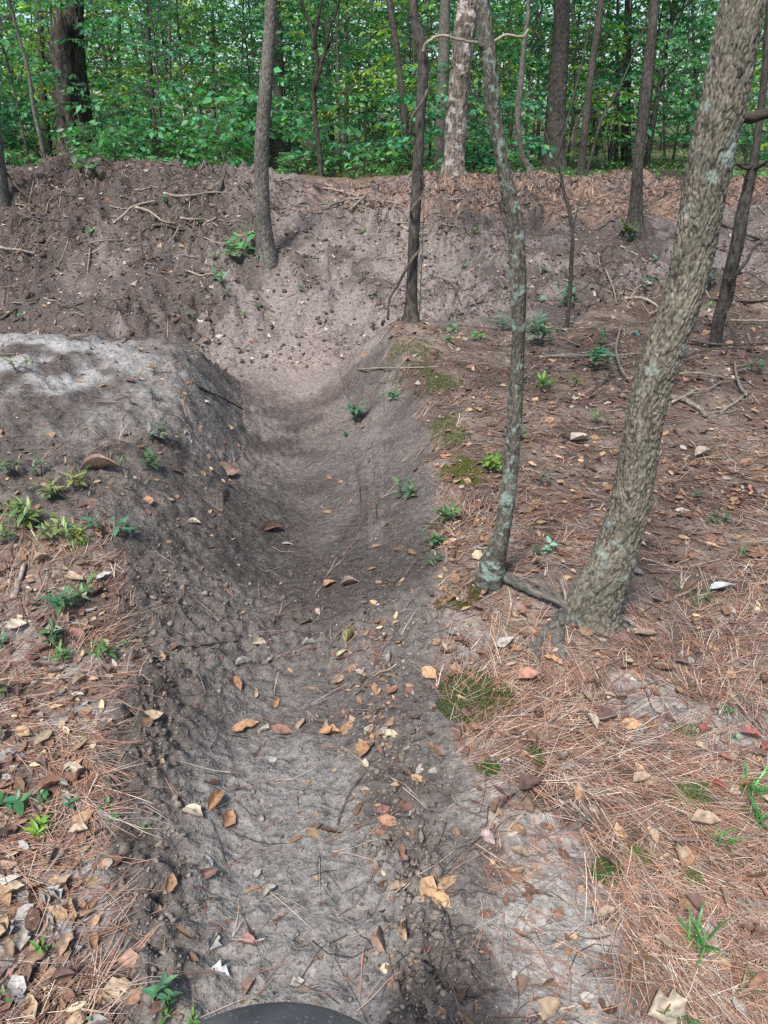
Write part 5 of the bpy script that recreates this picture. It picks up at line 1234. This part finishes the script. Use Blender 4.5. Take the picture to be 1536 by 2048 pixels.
W(808, 1000, 'lance', 46, 'airy teal seedling on the right trench wall', 4, 7, (.07, .2, .12))
W(1092, 1108, 'round', 40, 'pale turquoise lobed leaf plant beside the lichen trunk', 2, 4, (.14, .44, .32), up=.6)
W(1068, 1112, 'round', 26, 'dark green sprout beside the pale turquoise plant', 2, 3, (.04, .2, .06))
W(1095, 975, 'lance', 32, 'small dark seedling between lichen trunk and oak', 3, 5, (.03, .15, .08))
W(1430, 1045, 'broad', 34, 'dark seedling on litter right of the oak', 3, 5, (.03, .14, .06))
W(1400, 1000, 'lance', 26, 'tiny seedling above the dark right seedling', 2, 5, (.04, .16, .07))
W(890, 1050, 'lance', 46, 'green seedling on the right bank rim', 5, 7, (.07, .22, .08))
W(865, 1090, 'lance', 42, 'teal seedling at the right bank rim', 4, 6, (.07, .22, .12))
W(870, 1130, 'lance', 32, 'small seedling below the right rim teal one', 3, 5, (.06, .22, .1))
W(985, 945, 'lance', 44, 'yellow green weed left of the lichen trunk', 5, 8, (.12, .28, .06))
W(1040, 880, 'lance', 40, 'grey green weed right of the lichen trunk', 4, 7, (.1, .22, .12))
W(1085, 785, 'lance', 36, 'bright green weed right of the lichen trunk', 4, 6, (.09, .3, .05))
W(1150, 770, 'lance', 30, 'yellow green weed left of the leafy teal plant', 4, 6, (.14, .26, .05))
W(1200, 850, 'lance', 30, 'green weed by the oak below the leafy teal plant', 3, 6, (.05, .2, .05))
W(1125, 880, 'lance', 24, 'tiny weed above the pale leaf', 2, 5, (.05, .2, .08))
W(900, 665, 'broad', 34, 'teal leafy seedling on the bank end', 3, 5, (.09, .32, .18), up=.7)
W(960, 680, 'broad', 32, 'bright green seedling on the bank end', 2, 5, (.08, .34, .09), up=.7)
W(905, 690, 'broad', 28, 'green seedling below the teal bank end one', 3, 5, (.08, .28, .09), up=.7)
W(1010, 660, 'lance', 40, 'teal tangled seedling left of the lichen trunk at mid height', 5, 7, (.09, .26, .16))
W(1080, 690, 'lance', 50, 'teal tangled seedling right of the lichen trunk at mid height', 6, 8, (.09, .24, .15))
W(1075, 660, 'lance', 40, 'blue green weed above the tangled seedling', 5, 7, (.1, .25, .18))
W(1125, 610, 'lance', 44, 'teal weed at the foot of the bare sapling', 5, 7, (.08, .24, .16))
W(1295, 585, 'broad', 30, 'seedling touching the oak at mid height', 3, 5, (.05, .2, .1))
W(1270, 670, 'round', 30, 'pale turquoise leaves by the oak', 1, 3, (.12, .4, .32), up=.4)
W(1415, 620, 'round', 26, 'green leaf sprout right of the oak', 1, 3, (.1, .4, .2), up=.5)
W(1395, 665, 'round', 28, 'blue green leaf sprout right of the oak', 1, 3, (.05, .14, .16), up=.5)
W(1505, 750, 'broad', 40, 'leafy seedling near the right edge at mid height', 3, 5, (.04, .18, .09))
W(1420, 575, 'broad', 36, 'dark blue green seedling behind the slim edge trunk', 3, 5, (.03, .16, .14))
W(170, 355, 'broad', 44, 'leafy seedling on top of the left heap', 4, 6, (.08, .28, .16))
W(1250, 480, 'lance', 36, 'low green weed left of the flared dark trunk', 5, 7, (.05, .17, .06))

def grass(u, v, h_px, n, label, c=(.09, .28, .07), lean=0.0, wid=1.0):
    r = np.random.default_rng(int(u + v * 7)); p = G(u, v); H_ = h_px * depth(p) / FPX
    e = empty('grass_tuft', p, label, 'grass')
    V, F = [], []
    for b in range(n):
        a = r.uniform(0, 6.28); L_ = H_ * r.uniform(.5, 1.15); o_ = r.normal(0, H_ * .1, 2); w = .0022 * r.uniform(.7, 1.3) * wid
        d = np.array([math.cos(a), math.sin(a)]); k0 = len(V)
        for f in np.linspace(0, 1, 6):
            c_ = np.array([o_[0] + d[0] * L_ * .55 * f ** 1.4 + lean * f * L_, o_[1] + d[1] * L_ * .55 * f ** 1.4, L_ * (.85 * f - .45 * f * f * r.uniform(.6, 1.2))])
            s = np.array([-d[1], d[0], 0]) * w * (1 - f ** 2 * .95)
            V += [c_ - s, c_ + s]
        F += [[k0 + 2 * i, k0 + 2 * i + 1, k0 + 2 * i + 3, k0 + 2 * i + 2] for i in range(5)]
    V = np.array(V); cc = np.repeat(greens(n, c, .2, r), 12, 0)
    o = obj('blades', mesh('blades', V, np.array(F), cc), M['foliage'], e); o['kind'] = 'stuff'
grass(1400, 1895, 130, 22, 'bright grass tuft at the lower right', wid=1.3)
grass(1500, 1590, 110, 26, 'grass tuft at the right edge above the other tufts', lean=.3)
grass(1440, 1690, 90, 14, 'sparse grass tuft near the large tan leaf')
grass(1520, 1650, 90, 16, 'small grass tuft at the right edge')
grass(1395, 1200, 90, 9, 'thin grass sprig left of the white leaf', (.12, .24, .1))
grass(1360, 1180, 60, 6, 'thin short sprig right of the oak', (.12, .24, .1))
grass(1480, 1110, 70, 10, 'pale grass at the right above the white leaf', (.14, .24, .1))
grass(1365, 2040, 80, 8, 'grass sprig at the bottom right edge')
grass(1500, 1980, 80, 9, 'faint grass sprig at the right bottom corner', (.12, .26, .1))
grass(985, 935, 60, 30, 'yellow green grass left of the lichen trunk on moss', (.14, .28, .05))
grass(160, 960, 60, 18, 'grass behind the left shelf weeds', (.14, .26, .09))
grass(165, 1090, 55, 18, 'grass at the right end of the left shelf', (.15, .3, .08))
grass(1460, 1430, 50, 10, 'small grass tuft beside the red leaves', (.1, .26, .1))
grass(1470, 1480, 30, 6, 'tiny grass tuft under the red leaves', (.1, .26, .1))
grass(1085, 775, 50, 14, 'bright grass right of the lichen trunk at mid height', (.1, .3, .05))
grass(230, 930, 50, 8, 'bent pale grass by the large curled brown leaf', (.2, .28, .12), .5)

# ------------------------------------------------------------------ moss cushions
def moss(u, v, ru, rv, label, c=(.10, .125, .05), n=5000, dens=1.0):
    r = np.random.default_rng(int(u * 3 + v)); p = G(u, v); k = depth(p) / FPX
    ax = ru * k; ay = np.linalg.norm(G(u, v - rv)[:2] - G(u, v + rv)[:2]) / 2
    a = r.uniform(0, 6.28, n); q = np.sqrt(r.random(n)); x = p[0] + ax * q * np.cos(a); y = p[1] + ay * q * np.sin(a)
    pat = fbm2(x * 9, y * 9, 3, int(u) % 50)
    keep = (pat * 1.9 + .8 * (1 - q) - .3 + r.normal(0, .4, n)) > 0
    x, y, q = x[keep], y[keep], q[keep]; m = len(x)
    h = HF(x, y); e = empty('moss_patch', p, label, 'moss')
    tv = np.array([[-.3, 0, 0], [.3, 0, 0], [0, .25, 1.]]); tf = np.array([[0, 1, 2]])
    sz = r.uniform(.004, .008, m) * (1 + .1 * y)
    an = r.uniform(0, 6.28, m)
    Rm = frames(np.stack([np.cos(an), np.sin(an), 0 * an], -1), np.tile([0, 0, 1.], (m, 1)) + r.normal(0, .35, (m, 3)))
    cc = greens(m, c, .3, r)
    V, F, C_ = scatter(tv, tf, np.stack([x, y, h + .003 + .012 * (1 - q) * (pat[keep] + .5)], -1) - p, Rm, sz, cc)
    o = obj('moss_fuzz', mesh('moss_fuzz', V, F, C_, smooth=False), M['moss'], e); o['kind'] = 'stuff'
moss(950, 1395, 80, 55, 'large green moss patch below the lichen trunk', n=15000)
moss(915, 1205, 45, 45, 'brownish moss on the bank rim left of the lichen trunk', (.10, .10, .028), 5000)
moss(925, 945, 45, 35, 'yellow green moss on the bank rim higher up', (.12, .14, .03), 5000)
moss(1285, 1725, 32, 40, 'light green moss at the lower right', (.13, .19, .06), 3000)
moss(1390, 1590, 50, 30, 'pale moss patch near the right grass', (.13, .18, .07), 3000)
moss(1215, 1745, 32, 28, 'green moss in the sandy hollow at lower right', (.07, .13, .04), 2600)
moss(1380, 1755, 28, 18, 'faint moss beside the dark stick', (.13, .18, .07), 1500)
moss(975, 1535, 26, 20, 'small moss spot left of the sandy patch', (.07, .14, .03), 1800)
moss(1070, 1500, 20, 30, 'narrow moss strip beside the sandy patch', (.08, .13, .04), 1500)
moss(1370, 1470, 45, 22, 'pale moss below the red leaves', (.13, .17, .09), 1600)
moss(820, 715, 60, 40, 'mossy cap on the broken end of the right bank', (.13, .15, .06), 5000)
moss(870, 765, 60, 22, 'thin moss on the right bank behind the trench', (.12, .15, .06), 3000)
moss(900, 860, 40, 35, 'thin moss along the right bank top', (.11, .14, .045), 3000)

# ------------------------------------------------------------------ the fender at the bottom edge
def fender():
    m, nt, b = newmat('dusty_black_plastic')
    g = nd(nt, 'ShaderNodeTexCoord'); n1 = nd(nt, 'ShaderNodeTexNoise', Scale=9.0, Detail=6.0); nt.links.new(g.outputs['Object'], n1.inputs['Vector'])
    n2 = nd(nt, 'ShaderNodeTexNoise', Scale=160.0, Detail=3.0); nt.links.new(g.outputs['Object'], n2.inputs['Vector'])
    c = mixc(nt, ramp(nt, n1.outputs['Fac'], (.42, 0.), (.7, .55)), (.045, .048, .053), (.15, .148, .145))
    c = mixc(nt, ramp(nt, n2.outputs['Fac'], (.62, 0.), (.72, .6)), c, (.26, .24, .21))
    nt.links.new(c, b.inputs['Base Color']); nt.links.new(ramp(nt, n1.outputs['Fac'], (.4, .22), (.65, .5)), b.inputs['Roughness']); b.inputs['Specular IOR Level'].default_value = .5
    tip = at(568, 2022, .47); cx, cz = tip[0], tip[2]
    e = empty('front_wheel', (cx, .16, 0), 'dark dusty rounded fender showing at the bottom edge', 'fender')
    W_, Ln = .17, .62; nu, nv = 44, 40
    V = []
    for j in range(nv + 1):                       # plan: half-disc nose and straight sides, domed, with a turned-down lip
        f = j / nv
        for i in range(nu + 1):
            a = math.pi * i / nu
            rr = min(1.0, f * 1.12); lip = max(0, f - .893) / .107
            x = math.cos(a) * W_ * rr; y = .12 + (math.sin(a) ** .9) * W_ * rr * 1.0
            z = .055 * (1 - rr ** 2) - .035 * lip
            V.append([x, y, z])
    V = np.array(V)
    F = np.array([[j * (nu + 1) + i, (j + 1) * (nu + 1) + i, (j + 1) * (nu + 1) + i + 1, j * (nu + 1) + i + 1] for j in range(nv) for i in range(nu)])
    # tail of the fender towards the viewer
    k0 = len(V); tail = []
    cross = [(math.cos(math.pi * i / nu) * W_ * min(1., 1.0), 0) for i in range(nu + 1)]
    for q in range(13):
        y = .12 - q / 12 * (Ln - W_ - .12)
        for i in range(nu + 1):
            x = math.cos(math.pi * i / nu) * W_; rr = abs(x) / W_
            tail.append([x, y, .055 * (1 - rr ** 2) - .004 * q])
    V = np.vstack([V, tail])
    F = np.vstack([F, [[k0 + q * (nu + 1) + i, k0 + q * (nu + 1) + i + 1, k0 + (q + 1) * (nu + 1) + i + 1, k0 + (q + 1) * (nu + 1) + i] for q in range(12) for i in range(nu)]])
    V[:, 1] += (.47 - .16) - (.12 + W_); V[:, 2] += cz + .02
    fo = obj('fender', mesh('fender', V, F), m, e)
    so = fo.modifiers.new('thickness', 'SOLIDIFY'); so.thickness = .004; so.offset = -1
    # wheel, fork and axle under it
    tm, _, tb = newmat('tyre_rubber'); tb.inputs['Base Color'].default_value = (.02, .02, .02, 1); tb.inputs['Roughness'].default_value = .8
    mm, _, mb = newmat('fork_steel'); mb.inputs['Base Color'].default_value = (.2, .2, .2, 1); mb.inputs['Metallic'].default_value = 1; mb.inputs['Roughness'].default_value = .45
    gz = float(HF(cx, .16))
    def ring(name, R, r, wy, mat):
        a = np.arange(40) * 2 * math.pi / 40; b_ = np.arange(14) * 2 * math.pi / 14
        V = np.stack([(wy * np.cos(b_))[None] + 0 * a[:, None], (R + r * np.sin(b_)[None]) * np.cos(a)[:, None], (R + r * np.sin(b_)[None]) * np.sin(a)[:, None]], -1).reshape(-1, 3)
        i = np.arange(40)[:, None]; j = np.arange(14)[None]
        F = np.stack([i * 14 + j, ((i + 1) % 40) * 14 + j, ((i + 1) % 40) * 14 + (j + 1) % 14, i * 14 + (j + 1) % 14], -1).reshape(-1, 4)
        return obj(name, mesh(name, V, F), mat, e, (0, -.08, gz + .262))
    ring('tyre', .20, .06, .085, tm); ring('rim', .13, .02, .06, mm)
    for sx in (-1, 1):
        t = Tubes(); t.add([[sx * .11, -.08, gz + .262], [sx * .11, -.1, cz - .02], [sx * .09, -.12, cz + .03]], .014, 10); obj('fork_leg', t.me('fork_leg'), mm, e)
    t = Tubes(); t.add([[-.11, -.08, gz + .262], [.11, -.08, gz + .262]], .012, 10); obj('axle', t.me('axle'), mm, e)
    for k in range(6):
        an = k * math.pi / 3; t = Tubes(); t.add([[0, -.08, gz + .262], [0, -.08 + .13 * math.cos(an), gz + .262 + .13 * math.sin(an)]], .008, 6); obj('spoke', t.me('spoke'), mm, e)
fender()


by = {}
for o in LEAFS:
    p = o.matrix_world.translation if o.name.startswith('fallen_leaf') else o.location
    PLANTS.append((o, px_of(np.array(p))))
for o, u in PLANTS: by.setdefault(o['label'], []).append((u, o))
for lab, L_ in by.items():
    if len(L_) > 1:
        L_.sort(key=lambda q: q[0])
        words = {2: ['left one', 'right one'], 3: ['left one', 'middle one', 'right one']}.get(len(L_), ['leftmost one', 'second from left', 'third from left', 'fourth from left', 'fifth from left', 'sixth from left'])
        for (u, o), w in zip(L_, words): o['label'] = lab + ', ' + w
